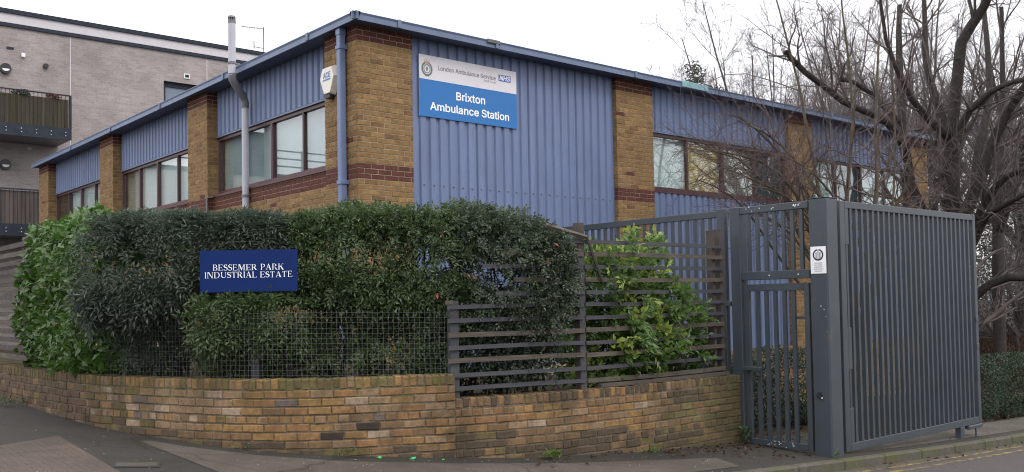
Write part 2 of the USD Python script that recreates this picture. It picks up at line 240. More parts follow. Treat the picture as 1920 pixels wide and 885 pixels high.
def cat(parts):
    vs, fs, n = [], [], 0
    for p in parts:
        v, f = arr(p); vs.append(v); fs.append(f + n); n += len(v)
    return np.vstack(vs), np.vstack(fs)
def put(parent, name, mesh, material, smooth=False, label=None, kind=None):
    """A part (one Mesh) under a thing or under another part; mesh in world coordinates."""
    p = path_for(parent, name)
    v, f = arr(mesh)
    root = "/".join(parent.split("/")[:3])
    g = usdkit.mesh(stage, p, (v - BASE[root], f), M[material] if isinstance(material, str) else material, smooth=smooth)
    tag(g.GetPrim(), label, None, None, kind)
    return p
def top(name, mesh, material, label=None, cat_=None, group=None, kind=None, smooth=False):
    p = path_for("/World", name)
    g = usdkit.mesh(stage, p, arr(mesh), M[material], smooth=smooth)
    tag(g.GetPrim(), label, cat_, group, kind)
    return p
def xf(parent, name):
    p = path_for(parent, name); UsdGeom.Xform.Define(stage, p); return p

QB = np.array([[0, 3, 2, 1], [4, 5, 6, 7], [0, 1, 5, 4], [1, 2, 6, 5], [2, 3, 7, 6], [3, 0, 4, 7]])
QBT = np.vstack([QB[:, [0, 1, 2]], QB[:, [0, 2, 3]]])
def box(x0, x1, y0, y1, z0, z1):
    x0, x1 = min(x0, x1), max(x0, x1); y0, y1 = min(y0, y1), max(y0, y1); z0, z1 = min(z0, z1), max(z0, z1)
    v = np.array([[x0, y0, z0], [x1, y0, z0], [x1, y1, z0], [x0, y1, z0], [x0, y0, z1], [x1, y0, z1], [x1, y1, z1], [x0, y1, z1]], float)
    return v, QBT
def cbox(x0, x1, y0, y1, z0, z1, c=0.006):
    """A box with chamfered edges (convex hull of 24 points)."""
    x0, x1 = min(x0, x1), max(x0, x1); y0, y1 = min(y0, y1), max(y0, y1); z0, z1 = min(z0, z1), max(z0, z1)
    c = min(c, (x1 - x0) * .4, (y1 - y0) * .4, (z1 - z0) * .4)
    pts = []
    for sx in (0, 1):
        for sy in (0, 1):
            for sz in (0, 1):
                X, Y, Z = (x0, x1)[sx], (y0, y1)[sy], (z0, z1)[sz]
                dx, dy, dz = (c, -c)[sx], (c, -c)[sy], (c, -c)[sz]
                pts += [[X, Y + dy, Z + dz], [X + dx, Y, Z + dz], [X + dx, Y + dy, Z]]
    h = trimesh.convex.convex_hull(np.array(pts)); return np.array(h.vertices), np.array(h.faces)
def obox(c, u, n, lu, ln, lz):
    """Box centred at c (3), half sizes along u (3), n (3) and z."""
    u = np.asarray(u, float); n = np.asarray(n, float); w = np.array([0, 0, 1.0])
    S = [(-1, -1, -1), (1, -1, -1), (1, 1, -1), (-1, 1, -1), (-1, -1, 1), (1, -1, 1), (1, 1, 1), (-1, 1, 1)]
    v = np.array([np.asarray(c) + a * lu * u + b * ln * n + d * lz * w for a, b, d in S])
    f = QBT if np.dot(np.cross(u, n), w) > 0 else QBT[:, ::-1]
    return v, f
def tubes(polys, radii, k=5, cap=True):
    """polys (N,P,3), radii (N,P): tapered tubes."""
    polys = np.asarray(polys, float); radii = np.asarray(radii, float)
    N, P, _ = polys.shape
    t = np.gradient(polys, axis=1); t /= np.linalg.norm(t, axis=2, keepdims=True) + 1e-9
    ref = np.where(np.abs(t[:, :1, 2:3]) > 0.9, np.array([1.0, 0, 0]), np.array([0, 0, 1.0]))
    ref = np.broadcast_to(ref, t.shape)
    a = np.cross(t, ref); a /= np.linalg.norm(a, axis=2, keepdims=True) + 1e-9
    b = np.cross(t, a)
    ang = np.arange(k) / k * 2 * np.pi
    v = polys[:, :, None, :] + radii[:, :, None, None] * (np.cos(ang)[None, None, :, None] * a[:, :, None, :] + np.sin(ang)[None, None, :, None] * b[:, :, None, :])
    idx = np.arange(N * P * k).reshape(N, P, k)
    q0, q1 = idx[:, :-1], idx[:, 1:]
    q0r, q1r = np.roll(q0, -1, 2), np.roll(q1, -1, 2)
    f = np.concatenate([np.stack([q0, q1, q1r], -1).reshape(-1, 3), np.stack([q0, q1r, q0r], -1).reshape(-1, 3)])
    if cap and k > 2:
        e = idx[:, -1]; s = idx[:, 0]
        caps = []
        for j in range(1, k - 1):
            caps.append(np.stack([e[:, 0], e[:, j + 1], e[:, j]], -1)); caps.append(np.stack([s[:, 0], s[:, j], s[:, j + 1]], -1))
        f = np.concatenate([f] + caps)
    return v.reshape(-1, 3), f
def tube(pts, r, k=8):
    pts = np.asarray(pts, float); r = np.full(len(pts), r) if np.ndim(r) == 0 else np.asarray(r)
    return tubes(pts[None], r[None], k)
def extrude(poly, depth):
    gs = getattr(poly, "geoms", [poly])
    return cat([trimesh.creation.extrude_polygon(g, depth, engine="earcut") for g in gs if g.area > 1e-9])
def on_wall(mesh, origin, u, n):
    """A flat mesh made in (x, y, depth z) stood up on a wall: x along u, y up, z along n."""
    v, f = arr(mesh); u, n = np.asarray(u, float), np.asarray(n, float)
    w = np.array([0, 0, 1.0])
    V = np.asarray(origin) + v[:, :1] * u + v[:, 1:2] * w + v[:, 2:3] * n
    if np.dot(np.cross(u, w), n) < 0: f = f[:, ::-1]
    return V, f
LU = np.array([math.cos(YAW), -math.sin(YAW), 0.0]); LF = np.array([math.sin(YAW), math.cos(YAW), 0.0])
def g(x, y):
    """Height of the sloping street at x, y."""
    lat = LU[0] * np.asarray(x, float) + LU[1] * np.asarray(y, float)
    lat = 9.0 * np.tanh(lat / 11.0) * 1.12
    return -0.18 - 0.085 * lat
def footprint(poly, dz, step=0.5, name=None):
    """A sheet following the street over a plan polygon (shapely)."""
    poly = poly.buffer(0)
    minx, miny, maxx, maxy = poly.bounds
    tris_v, tris_f, n = [], [], 0
    xs = np.arange(math.floor(minx / step) * step, maxx + step, step); ys = np.arange(math.floor(miny / step) * step, maxy + step, step)
    prep = shapely.prepared.prep(poly)
    full = []
    for x0 in xs:
        for y0 in ys:
            c = sbox(x0, y0, x0 + step, y0 + step)
            if prep.contains(c): full.append((x0, y0))
            elif prep.intersects(c):
                q = poly.intersection(c)
                for gm in getattr(q, "geoms", [q]):
                    if gm.geom_type == "Polygon" and gm.area > 1e-7:
                        v, f = trimesh.creation.triangulate_polygon(gm, engine="earcut")
                        tris_v.append(v); tris_f.append(f + n); n += len(v)
    if full:
        a = np.array(full); k = len(a)
        v = np.stack([a, a + [step, 0], a + [step, step], a + [0, step]], 1).reshape(-1, 2)
        i = np.arange(k)[:, None] * 4 + n
        tris_v.append(v); tris_f.append(np.vstack([i + [0, 1, 2], i + [0, 2, 3]]))
    v = np.vstack(tris_v); f = np.vstack(tris_f)
    a, b, c = v[f[:, 0]], v[f[:, 1]], v[f[:, 2]]
    flip = ((b - a)[:, 0] * (c - a)[:, 1] - (b - a)[:, 1] * (c - a)[:, 0]) < 0
    f[flip] = f[flip][:, ::-1]
    return np.column_stack([v, g(v[:, 0], v[:, 1]) + dz]), f

# ------------------------------------------------------------------ ground, road, pavement
gx = np.concatenate([-np.geomspace(400, 14, 16), np.arange(-12, 46, 2.0), np.geomspace(48, 400, 14)])
gy = np.concatenate([-np.geomspace(400, 14, 16), np.arange(-12, 46, 2.0), np.geomspace(48, 400, 14)])
X, Y = np.meshgrid(gx, gy, indexing="ij")
idx = np.arange(X.size).reshape(X.shape)
q = np.stack([idx[:-1, :-1], idx[1:, :-1], idx[1:, 1:], idx[:-1, 1:]], -1).reshape(-1, 4)
top("ground", (np.column_stack([X.ravel(), Y.ravel(), g(X, Y).ravel() - 0.20]), q), "soil", "brown earth ground around the site", kind="structure")
KY = 5.80
kerb_line = [(40, KY), (4.2, KY)] + [(4.2 - 4.2 * math.sin(a), 10.0 - 4.2 * math.cos(a)) for a in np.linspace(0.1, 1.5, 10)] + [(0.0, 34)]
wall_out = [(2.92, 16.5), (2.92, 14.2), (2.94, 13.0), (3.0, 11.8), (3.10, 10.8), (3.24, 10.25), (3.44, 9.66), (3.72, 8.98), (4.07, 8.43), (4.60, 8.01), (5.18, 7.72), (5.64, 7.50), (6.3, 7.27), (7.1, 7.13), (8.0, 7.08), (9.0, 7.09), (9.78, 7.10)]
foot = Polygon([(40, KY), (4.2, KY)] + kerb_line[2:] + [(2.85, 34)] + [(x + .1, y + .1) for x, y in wall_out] + [(9.9, 7.3), (11.6, 7.3), (11.8, 6.72), (40, 6.95)])
top("pavement", footprint(foot, 0.0), "asphalt", "dark asphalt pavement running below the brick wall", kind="structure")
roadp = Polygon([(60, -30), (60, KY - .1), (4.2, KY - .1)] + [(x - .1, y - .1) for x, y in kerb_line[2:]] + [(-.1, 60), (-12, 60), (-12, -30)])
top("road", footprint(roadp, -0.10, step=2.0), "road", "worn grey tarmac road beyond the kerb", kind="structure")
top("concrete_pavement", footprint(Polygon([(3.22, 9.46), (3.27, 7.6), (3.3, 5.98), (8.2, 5.98), (8.4, 6.45), (6.6, 6.82), (5.5, 7.22), (4.5, 7.72), (3.9, 8.32), (3.5, 9.0), (3.33, 9.44)]), 0.004, step=0.25), "concrete", "pale concrete pavement strip by the curved wall", kind="structure")
top("paved_panel", footprint(Polygon([(0.6, 8.7), (2.03, 9.64), (2.64, 10.05), (2.56, 7.83), (2.5, 6.3), (1.2, 6.6)]), 0.004, step=0.25), "tactile", "pinkish rough paving panel in the dark pavement", kind="structure")
top("pavement_patch", footprint(Polygon([(0.6, 8.85), (1.96, 9.74), (2.0, 10.6), (1.2, 10.9), (0.4, 9.6)]), 0.004, step=0.25), "asphalt_patch", "smooth darker tarmac repair in the pavement", kind="structure")
top("gate_apron", footprint(Polygon([(10.06, 5.98), (34, 5.98), (34, 6.7), (11.7, 6.66), (10.06, 6.62)]), 0.004, step=0.5), "concrete", "concrete footway strip under the vehicle gate", kind="structure")
# kerb of separate stones
kp = thing("kerb", "long concrete kerb at the edge of the pavement", "kerb", (10, KY, g(10, KY)), kind="structure")
xk = 4.3
while xk < 30:
    x1 = xk + 0.90
    zz = [(xk, g(xk, KY)), (x1, g(x1, KY))]
    v, f = cbox(xk, x1, KY - .105, KY + .02, 0, 1, .02)
    s = (v[:, 0] - xk) / .9
    zt = zz[0][1] * (1 - s) + zz[1][1] * s
    v[:, 2] = np.where(v[:, 2] > .5, zt + 0.008 - (1 - v[:, 2]), zt - 0.35)
    put(kp, "kerbstone", (v, f), "kerb")
    xk = x1 + 0.008
for nm, yy in (("road_marking", 5.50), ("road_marking", 5.33)):
    top(nm, footprint(Polygon([(7, yy), (34, yy), (34, yy + .06), (7, yy + .06)]), -0.096, step=1.0), "yellow_line", "worn yellow line along the kerb", kind="structure")
bl_v, bl_f, bn_ = [], [], 0
_pp = shapely.prepared.prep(Polygon([(0.75, 8.75), (2.03, 9.60), (2.58, 9.95), (2.50, 7.83), (2.45, 6.4), (1.3, 6.7)]))
for xb_ in np.arange(.6, 2.7, .067):
    for yb_ in np.arange(6.3, 10.1, .067):
        if not _pp.contains(Point(xb_, yb_)): continue
        zb_ = float(g(xb_, yb_)) + .0035; a_ = np.arange(7) / 7 * 6.283
        bl_v.append(np.vstack([np.column_stack([xb_ + .014 * np.cos(a_), yb_ + .014 * np.sin(a_), np.full(7, zb_)]), np.column_stack([xb_ + .008 * np.cos(a_), yb_ + .008 * np.sin(a_), np.full(7, zb_ + .0045)])]))
        for j_ in range(7):
            k_ = (j_ + 1) % 7; bl_f += [[bn_ + j_, bn_ + k_, bn_ + 7 + k_], [bn_ + j_, bn_ + 7 + k_, bn_ + 7 + j_]]
        bl_f += [[bn_ + 7, bn_ + 7 + j_, bn_ + 8 + j_] for j_ in range(1, 6)]; bn_ += 14
top("paving_blisters", (np.vstack(bl_v), np.array(bl_f)), "tactile", "worn rows of low blisters on the pinkish paving panel", kind="stuff")
# metal cover plate in the pavement
cx, cy_ = 2.78, 8.22
u2 = np.array([0.93, -0.36, 0]); n2 = np.array([0.36, 0.93, 0])
cp = thing("access_cover", "small grey rectangular metal cover set in the dark pavement", "access cover", (cx, cy_, g(cx, cy_)))
def slab(c, u, n, lu, ln, dz, h):
    v, f = obox((0, 0, 0), u, n, lu, ln, h / 2); v = v + [c[0], c[1], 0]; v[:, 2] += g(v[:, 0], v[:, 1]) + dz; return v, f
put(cp, "rim", [slab((cx, cy_), u2, n2, .19, .11, 0.004, .006)], "asphalt_patch")
put(cp, "plate", [slab((cx, cy_), u2, n2, .165, .085, 0.009, .006)], "concrete")

# ------------------------------------------------------------------ bricks
rng = np.random.default_rng(7)
def brick_mesh(c, u, n, l, h, d, jit=0.0, cham=0.006, rg=None):
    """A brick with its outer face centre at c, length l along u, height h, depth d into -n; chamfered outer edges, 20 triangles."""
    u = np.asarray(u, float); n = np.asarray(n, float); w = np.array([0, 0, 1.0])
    S = np.array([(-1, -1), (1, -1), (1, 1), (-1, 1)], float)
    def ring(hl, hh, off): return [np.asarray(c) + a * hl * u + b * hh * w + off * n for a, b in S]
    v = np.array(ring(l / 2, h / 2, -d) + ring(l / 2, h / 2, -cham) + ring(l / 2 - cham, h / 2 - cham, 0))
    if jit and rg is not None:
        j = rg.normal(0, jit, (4, 3)); v[4:8] += j; v[8:12] += j
    f = []
    for a in (0, 4):
        for i in range(4):
            j = (i + 1) % 4; f += [[a + i, a + j, a + 4 + j], [a + i, a + 4 + j, a + 4 + i]]
    f += [[8, 9, 10], [8, 10, 11]]
    f = np.array(f)
    if np.dot(np.cross(u, w), n) < 0: f = f[:, ::-1]
    return v, f
def seen_size(c):
    d = np.asarray(c) - CAM; return 1.0 / (d @ d)
def place_bricks(parent_core, bricks, name="brick", limit=300, rest_name=None):
    """bricks: list of (mesh, material, centre). The largest in view become parts of their own, the rest one joined part per colour."""
    bricks = sorted(bricks, key=lambda b: -seen_size(b[2]))
    for b in bricks[:limit]: put(parent_core, name, b[0], b[1])
    rest = {}
    for b in bricks[limit:]: rest.setdefault(b[1], []).append(b[0])
    for k in sorted(rest): put(parent_core, rest_name or "brickwork", rest[k], k, kind="stuff")

class Path:
    def __init__(s, pts):
        p = np.array(pts, float); L = LineString(p); 
        s.L = L; s.len = L.length
    def at(s, d):
        a = s.L.interpolate(max(0, min(s.len, d))); b0 = s.L.interpolate(max(0, d - .12)); b1 = s.L.interpolate(min(s.len, d + .12))
        t = np.array([b1.x - b0.x, b1.y - b0.y, 0]); t /= np.linalg.norm(t)
        return np.array([a.x, a.y, 0]), t, np.array([t[1], -t[0], 0])     # outward normal: towards the street
def smooth_path(pts, n=4):
    p = np.array(pts, float)
    for _ in range(n):
        q = np.empty((2 * len(p) - 2, 2)); q[0::2] = p[:-1] * .75 + p[1:] * .25; q[1::2] = p[:-1] * .25 + p[1:] * .75
        p = np.vstack([p[:1], q, p[-1:]])
    return p
WP = Path(smooth_path(wall_out))
def s_of(x, y): return WP.L.project(Point(x, y))
S_OLD, S_STEP, S_END = s_of(3.10, 10.8), s_of(5.64, 7.50), WP.len
def wall_core(s0, s1, z0, z1, back=0.215, recess=0.009, n=40):
    S = np.linspace(s0, s1, n); V = []
    for s in S:
        p, t, nn = WP.at(s); a, b = p - nn * recess, p - nn * back
        zb = g(p[0], p[1]) - .25 if z0 is None else z0
        V += [[*a[:2], zb], [*a[:2], z1], [*b[:2], z1], [*b[:2], zb]]
    F = []
    for i in range(n - 1):
        for k in range(4):
            a, b = i * 4 + k, i * 4 + (k + 1) % 4; F += [[a, b, b + 4], [a, b + 4, a + 4]]
    F += [[0, 3, 2], [0, 2, 1], [4 * n - 4, 4 * n - 3, 4 * n - 2], [4 * n - 4, 4 * n - 2, 4 * n - 1]]
    F = np.array(F)[:, ::-1]
    return np.array(V), F
ZT, CRS = 0.692, 0.081
ZR = ZT - 3 * CRS
def pick(rg, table):
    ks = list(table); w = np.array([table[k] for k in ks], float); return ks[rg.choice(len(ks), p=w / w.sum())]
BASE_MIX = dict(w_ochre=36, w_orange=20, w_tan=24, w_pale=6, w_brown=14, w_olive=4, w_grey=2.5, w_black=0.0001)
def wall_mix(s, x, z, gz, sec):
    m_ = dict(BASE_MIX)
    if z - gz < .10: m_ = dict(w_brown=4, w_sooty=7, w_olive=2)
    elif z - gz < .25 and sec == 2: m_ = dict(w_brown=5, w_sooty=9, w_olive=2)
    elif sec == 2:
        if x > 8.35:
            m_ = dict(w_mossy=6, w_olive=9, w_brown=5, w_tan=2) if (z < .15 or x > 9.3) else dict(w_sooty=8, w_brown=5, w_olive=1.5)
        else: m_ = dict(w_ochre=26, w_orange=26, w_tan=18, w_brown=22, w_pale=2)
    elif x > 4.5: m_ = dict(m_, w_orange=26, w_ochre=26, w_olive=2)
    elif x < 3.9: m_ = dict(w_tan=34, w_pale=16, w_ochre=16, w_grey=8, w_brown=10, w_olive=8)
    return m_
def lay_wall(s0, s1, ztop, sec, rg):
    """Rowlock coping and courses between arc lengths; returns (bricks, copings)."""
    bricks, cops = [], []
    s = s0 + .004
    while s < s1 - .03:
        w = min(rg.uniform(.062, .07), s1 - s)
        p, t, nn = WP.at(s + w / 2); hh = .098 if sec != 2 else .092
        c = p + nn * rg.normal(0.0, .003); c[2] = ztop - hh / 2 - .001 + rg.normal(0, .0025)
        x = p[0]
        mix_ = dict(w_olive=8, w_mossy=7, w_brown=9, w_ochre=9, w_tan=6, w_sooty=1) if sec != 2 else (dict(w_brown=10, w_orange=6, w_sooty=7, w_ochre=4, w_olive=2) if x < 8.3 else dict(w_sooty=6, w_brown=8, w_tan=3))
        if sec == 0: mix_ = dict(w_oldbrown=5, w_olive=3)
        if sec == 1 and x < 3.5: mix_ = dict(w_tan=8, w_ochre=5, w_olive=4, w_brown=2)
        cops.append((brick_mesh(c, t, nn, w, hh, .21, .0024, .009, rg), pick(rg, mix_), c)); s += w + .0085
    k = 0; zc = ztop - .105
    while True:
        zmid = zc - CRS / 2
        header = (k % 5 == 3) if sec != 2 else (k in (0, 5))
        L = .1025 if header else .213
        s = s0 + (.0 if k % 2 else -L / 2 * (0 if header else 1)) - rg.uniform(0, .05)
        anyb = False
        while s < s1 - .01:
            a, b = max(s, s0 + .002), min(s + L, s1 - .002)
            if b - a > .035:
                p, t, nn = WP.at((a + b) / 2); gz = g(p[0], p[1])
                if zmid + CRS / 2 > gz - .02:
                    anyb = True
                    c = p + nn * rg.normal(0.0, .0025); c[2] = zmid + rg.normal(0, .0015)
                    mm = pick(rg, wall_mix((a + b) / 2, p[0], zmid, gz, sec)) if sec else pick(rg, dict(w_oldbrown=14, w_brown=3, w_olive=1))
                    bricks.append((brick_mesh(c, t, nn, b - a, CRS - .0125 + rg.normal(0, .0014), .1, .0020, .007, rg), mm, c))
            s += L + .0105 + rg.normal(0, .001)
        zc -= CRS; k += 1
        if not anyb or k > 16: break
    return bricks, cops
rg = np.random.default_rng(11)
# older darker stretch beside the laurel
pw = thing("brick_wall", "older dark brown stretch of low brick wall below the laurel", "wall", (3.0, 13, 0.3))
core = put(pw, "mortar_core", wall_core(0, S_OLD, None, ZT - .012), "mortar_dark")
b0, c0 = lay_wall(0, S_OLD, ZT, 0, rg)
place_bricks(pw, b0, "brick", 300); place_bricks(pw, c0, "coping_brick", 300)
# main curved, stepped wall
pw = thing("brick_wall", "low curved yellow brick wall, stepped down, carrying the wire mesh and slatted fence", "wall", (4.6, 8.0, 0))
put(pw, "mortar_core", [wall_core(S_OLD, S_STEP, None, ZT - .012, n=50), wall_core(S_STEP, S_END - .01, None, ZR - .012, n=40)], "mortar_dark")
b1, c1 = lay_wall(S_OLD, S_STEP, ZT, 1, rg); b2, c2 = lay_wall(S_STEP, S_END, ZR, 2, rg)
# two scorched black bricks in the middle of the wall
for i, b in enumerate(b1):
    if abs(b[2][0] - 4.83) < .13 and abs(b[2][2] - 0.22) < .045 or abs(b[2][0] - 4.62) < .13 and abs(b[2][2] - .14) < .04: b1[i] = (b[0], "w_black", b[2])
# end faces: a few bricks closing the step and the far end
for sE, z0, z1, gz in ((S_STEP, ZR + .01, ZT - .105, 0), (S_END, -.5, ZR - .1, 0)):
    p, t, nn = WP.at(sE); zc = z1
    while zc - CRS > z0 - .02:
        c = p - nn * .105 + t * .002; c[2] = zc - CRS / 2
        b2.append((brick_mesh(c, -nn, t, .2, CRS - .012, .05, .001, .006, rg), pick(rg, dict(w_ochre=3, w_orange=3, w_brown=2)), c)); zc -= CRS
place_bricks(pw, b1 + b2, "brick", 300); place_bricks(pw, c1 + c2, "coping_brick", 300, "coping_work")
# planting bed soil behind the wall
bedpoly = Polygon([(x + .12, y + .1) for x, y in wall_out if y > 7.45] + [(5.7, 7.62), (6.9, 7.6), (6.9, 11.4), (6.9, 17), (3.1, 17)]).buffer(0)
bv, bf = footprint(bedpoly, 0, .5); bv[:, 2] = .60 + .05 * meshkit.fbm(bv * 1.5)
top("planting_bed", (bv, bf), "soil", "dark soil bed behind the low wall", kind="structure")
bedpoly2 = Polygon([(5.72, 7.64), (6.3, 7.45), (7.1, 7.3), (8.0, 7.25), (9.7, 7.28), (9.7, 11.3), (6.92, 11.3), (6.92, 7.6)]).buffer(0)
bv, bf = footprint(bedpoly2, 0, .5); bv[:, 2] = .30 + .05 * meshkit.fbm(bv * 1.5)
top("planting_bed", (bv, bf), "soil", "dark soil bed behind the slatted fence", kind="structure")

# ------------------------------------------------------------------ ambulance station
X0, Y0, ZB, ZS, ZTOP = 6.855, 11.29, -1.1, 5.333, 5.432
XE, YE = 23.70, 27.95                     # far ends of the two fronts
RP = [(X0, 7.794), (12.13, 13.10), (17.46, 18.38), (22.78, XE)]        # piers on the street front, in x
LP = [(Y0, 12.194), (16.483, 17.396), (21.73, 22.66), (27.02, YE)]     # piers on the side, in y
st = thing("ambulance_station", "two storey building of yellow brick piers, blue corrugated cladding and maroon windows", "building", (X0, Y0, g(X0, Y0)))
US, NS = np.array([1.0, 0, 0]), np.array([0, -1.0, 0])     # street front
UL, NL = np.array([0, -1.0, 0]), np.array([-1.0, 0, 0])    # side front (u runs towards the corner)
ZBAND = 3.169
def tone(z, rg):
    if ZBAND - .001 < z < ZBAND + .225 or z > 5.138: return "red_brick"
    return pick(rg, dict(stock=66, stock_brown=15, stock_pale=14, red_brick=0.7))
def lay_pier(faces, z0, z1, rg, redbands=True):
    """faces: list of (origin at one end of the face (x, y), u, n, length)."""
    out = []
    nlo = int(math.floor((ZBAND - z0) / .075)); z = ZBAND - nlo * .075; k = nlo % 2
    while z < z1 - .02:
        h = min(.065, z1 - z - .004)
        for fi, (o, u, n, L) in enumerate(faces):
            s = -(0.1125 if (k + fi) % 2 else 0.0)
            while s < L - .01:
                a, b = max(s, 0.001 if s > 0 else 0.0), min(s + .215, L)
                if b - a > .03:
                    c = np.array([o[0], o[1], 0]) + u * (a + b) / 2 + n * rg.normal(.0, .0012); c[2] = z + .0325 - (.065 - h) / 2
                    out.append((brick_mesh(c, u, n, b - a, h, .05, .0008, .003, rg), tone(z + .03, rg), c))
                s += .225
        z += .075; k += 1
    return out
rg = np.random.default_rng(5)
REC = .005
RETS = .09; RETL = .2
pier_bricks = []
# street-front piers and side piers; mortar cores sit just behind the brick faces
for i, (a, b) in enumerate(RP):
    depth = .35
    pb = put(st, "brick_pier", box(a + (REC if i else REC), b - REC, Y0 + REC, Y0 + depth, ZB, ZS), "mortar")
    faces = [((a, Y0), US, NS, b - a)]
    if i: faces.append(((a, Y0 + RETS), -NS * -1, -US, RETS))
    B_ = lay_pier(faces, ZB if i else .3, ZS - .002, rg)
    pier_bricks += [(pb, x_) for x_ in B_]
for i, (a, b) in enumerate(LP):
    if i == 0: pb = put(st, "brick_pier", box(X0 + REC, X0 + .35, Y0 + .352, b - REC, ZB, ZS), "mortar")
    else: pb = put(st, "brick_pier", box(X0 + REC, X0 + .35, a + REC, b - REC, ZB, ZS), "mortar")
    faces = [((X0, b), UL, NL, b - a)]
    if i: faces.append(((X0, a), US, NS, RETL))
    B_ = lay_pier(faces, .3, ZS - .002, rg)
    pier_bricks += [(pb, x_) for x_ in B_]
# brick panels under the side windows and plinth under the cladding
for i in range(3):
    ya, yb = LP[i][1], LP[i + 1][0]
    pb = put(st, "brick_panel", box(X0 + .12 + REC, X0 + .34, ya, yb, ZB, 3.40), "mortar")
    pier_bricks += [(pb, x_) for x_ in lay_pier([((X0 + .12, yb), UL, NL, yb - ya)], .5 if i == 0 else 1.6, 3.394, rg)]
for i in range(3):
    xa, xb = RP[i][1], RP[i + 1][0]
    pb = put(st, "brick_plinth", box(xa, xb, Y0 + .02 + REC, Y0 + .3, ZB, .372), "mortar")
    if i: pier_bricks += [(pb, x_) for x_ in lay_pier([((xa, Y0 + .02), US, NS, xb - xa)], ZB + .2, .372, rg)]
pier_bricks.sort(key=lambda t_: -seen_size(t_[1][2]) * (1.0 if t_[1][2][2] > 2.35 else 0.01))
rest = {}
for k, (pb, b) in enumerate(pier_bricks):
    if k < 300: put(pb, "brick", b[0], b[1])
    else: rest.setdefault((pb, b[1]), []).append(b[0])
for (pb, mt) in sorted(rest): put(pb, "brickwork", rest[(pb, mt)], mt, kind="stuff")
# corrugated cladding
def cladding(o, u, n, L, z0, z1, pitch=.18, trim=0.13):
    """Trapezoidal sheet standing on wall line o + u*s; ribs proud along n."""
    d = .029; pts = [(0, .004), (trim, .004), (trim, 0)]
    s = trim + .02
    while s + pitch < L - .02:
        pts += [(s, 0), (s + .012, d * .0), (s + .030, d), (s + .03 + .098, d), (s + .146, 0)]
        s += pitch
    pts += [(L, 0)]
    P = np.array(pts)
    # order: valley -> crown -> valley
    top_ = np.column_stack([np.outer(P[:, 0], u) + np.outer(P[:, 1], n) + o]).copy(); bot = top_.copy()
    top_[:, 2] = z1; bot[:, 2] = z0
    back_t, back_b = top_ - n * .012, bot - n * .012
    V = np.vstack([bot, top_, back_b, back_t]); k = len(P); F = []
    for i in range(k - 1):
        a, b = i, i + 1
        F += [[a, b, b + k], [a, b + k, a + k], [a + 2 * k, b + 3 * k, b + 2 * k], [a + 2 * k, a + 3 * k, b + 3 * k], [a, a + 2 * k, b + 2 * k], [a, b + 2 * k, b], [a + k, b + k, b + 3 * k], [a + k, b + 3 * k, a + 3 * k]]
    F = np.array(F)
    if np.dot(np.cross(u, [0, 0, 1.0]), n) < 0: F = F[:, ::-1]
    return V, F
def O(x, y): return np.array([x, y, 0.0])
yc = Y0 + RETS
put(st, "cladding_sheet", cladding(O(RP[0][1], yc), US, NS, RP[1][0] - RP[0][1], .378, ZS - .004), "blue_clad")
for k_ in (5, 11, 17):
    xs_ = RP[0][1] + .13 + .02 + .13 + k_ * .18
    put(st, "lap_joint", box(xs_ - .004, xs_ + .022, yc - .0312, yc - .026, .38, ZS - .005), "blue_clad")
fx = []
for k in range(24):
    fx.append(trimesh.creation.icosphere(1, .014).apply_translation([RP[0][1] + .13 + .02 + .079 + k * .18, yc - .033, 3.16 + .0]))
put(st, "fixing_screws", [f_ for f_ in fx if f_.vertices[0][0] < RP[1][0] - .1], "grey_pvc_dark", kind="stuff")
HEAD, SILL = 4.48, 3.42
GLASS_R = [["blind_pale", "blind_yellow", "blind_beige", "teal_dark"], ["blind_pale", "teal_dark", "blind_pale", "blind_pale"]]
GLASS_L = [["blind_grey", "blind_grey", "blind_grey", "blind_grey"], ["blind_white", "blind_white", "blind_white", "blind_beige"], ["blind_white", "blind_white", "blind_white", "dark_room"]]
def window(o, u, n, L, z0, z1, blinds, blind_part=None):
    """A strip of four lights: frame with mullions > panes, blinds and the room behind. o at the left end in plan, u along, n outwards."""
    def bar(s0, s1, za, zb, d0, d1): return obox(o + u * (s0 + s1) / 2 + n * (d0 + d1) / 2 + np.array([0, 0, (za + zb) / 2]), u, n, abs(s1 - s0) / 2, abs(d1 - d0) / 2, abs(zb - za) / 2)
    fr = [bar(0, L, z1 - .055, z1, -.07, .012), bar(0, L, z0, z0 + .065, -.07, .012), bar(0, .042, z0 + .065, z1 - .055, -.07, .010), bar(L - .042, L, z0 + .065, z1 - .055, -.07, .010)]
    w = put(st, "window", fr, "maroon")
    for k in (1, 2, 3):
        wd = .032 if k == 2 else .02
        put(w, "mullion", bar(L * k / 4 - wd, L * k / 4 + wd, z0 + .065, z1 - .055, -.06, .014 if k == 2 else .007), "maroon")
    put(w, "sill", bar(-.0, L + .0, z0 - .045, z0 - .002, -.06, .055), "maroon")
    put(w, "head_trim", bar(0, L, z1 + .002, z1 + .03, -.03, .045), "blue_trim")
    for k in range(4):
        a = L * k / 4 + (.055 if k == 0 else .02); b = L * (k + 1) / 4 - (.055 if k == 3 else .02)
        put(w, "pane", bar(a, b, z0 + .065, z1 - .055, -.032, -.026), "glass")
        put(w, "blind", bar(a - .02, b + .02, z0 + .05, z1 - .04, -.115, -.10), blinds[k])
    return w
for i, (xa, xb) in enumerate(((RP[1][1], RP[2][0]), (RP[2][1], RP[3][0]))):
    put(st, "cladding_sheet", cladding(O(xa, yc), US, NS, xb - xa, HEAD + .03, ZS - .004, trim=.1), "blue_clad")
    put(st, "cladding_sheet", cladding(O(xa, yc), US, NS, xb - xa, .378, SILL - .05, trim=.02), "blue_clad")
    window(O(xa, yc + .02), US, NS, xb - xa, SILL, HEAD, GLASS_R[i])
xl = X0 + RETL
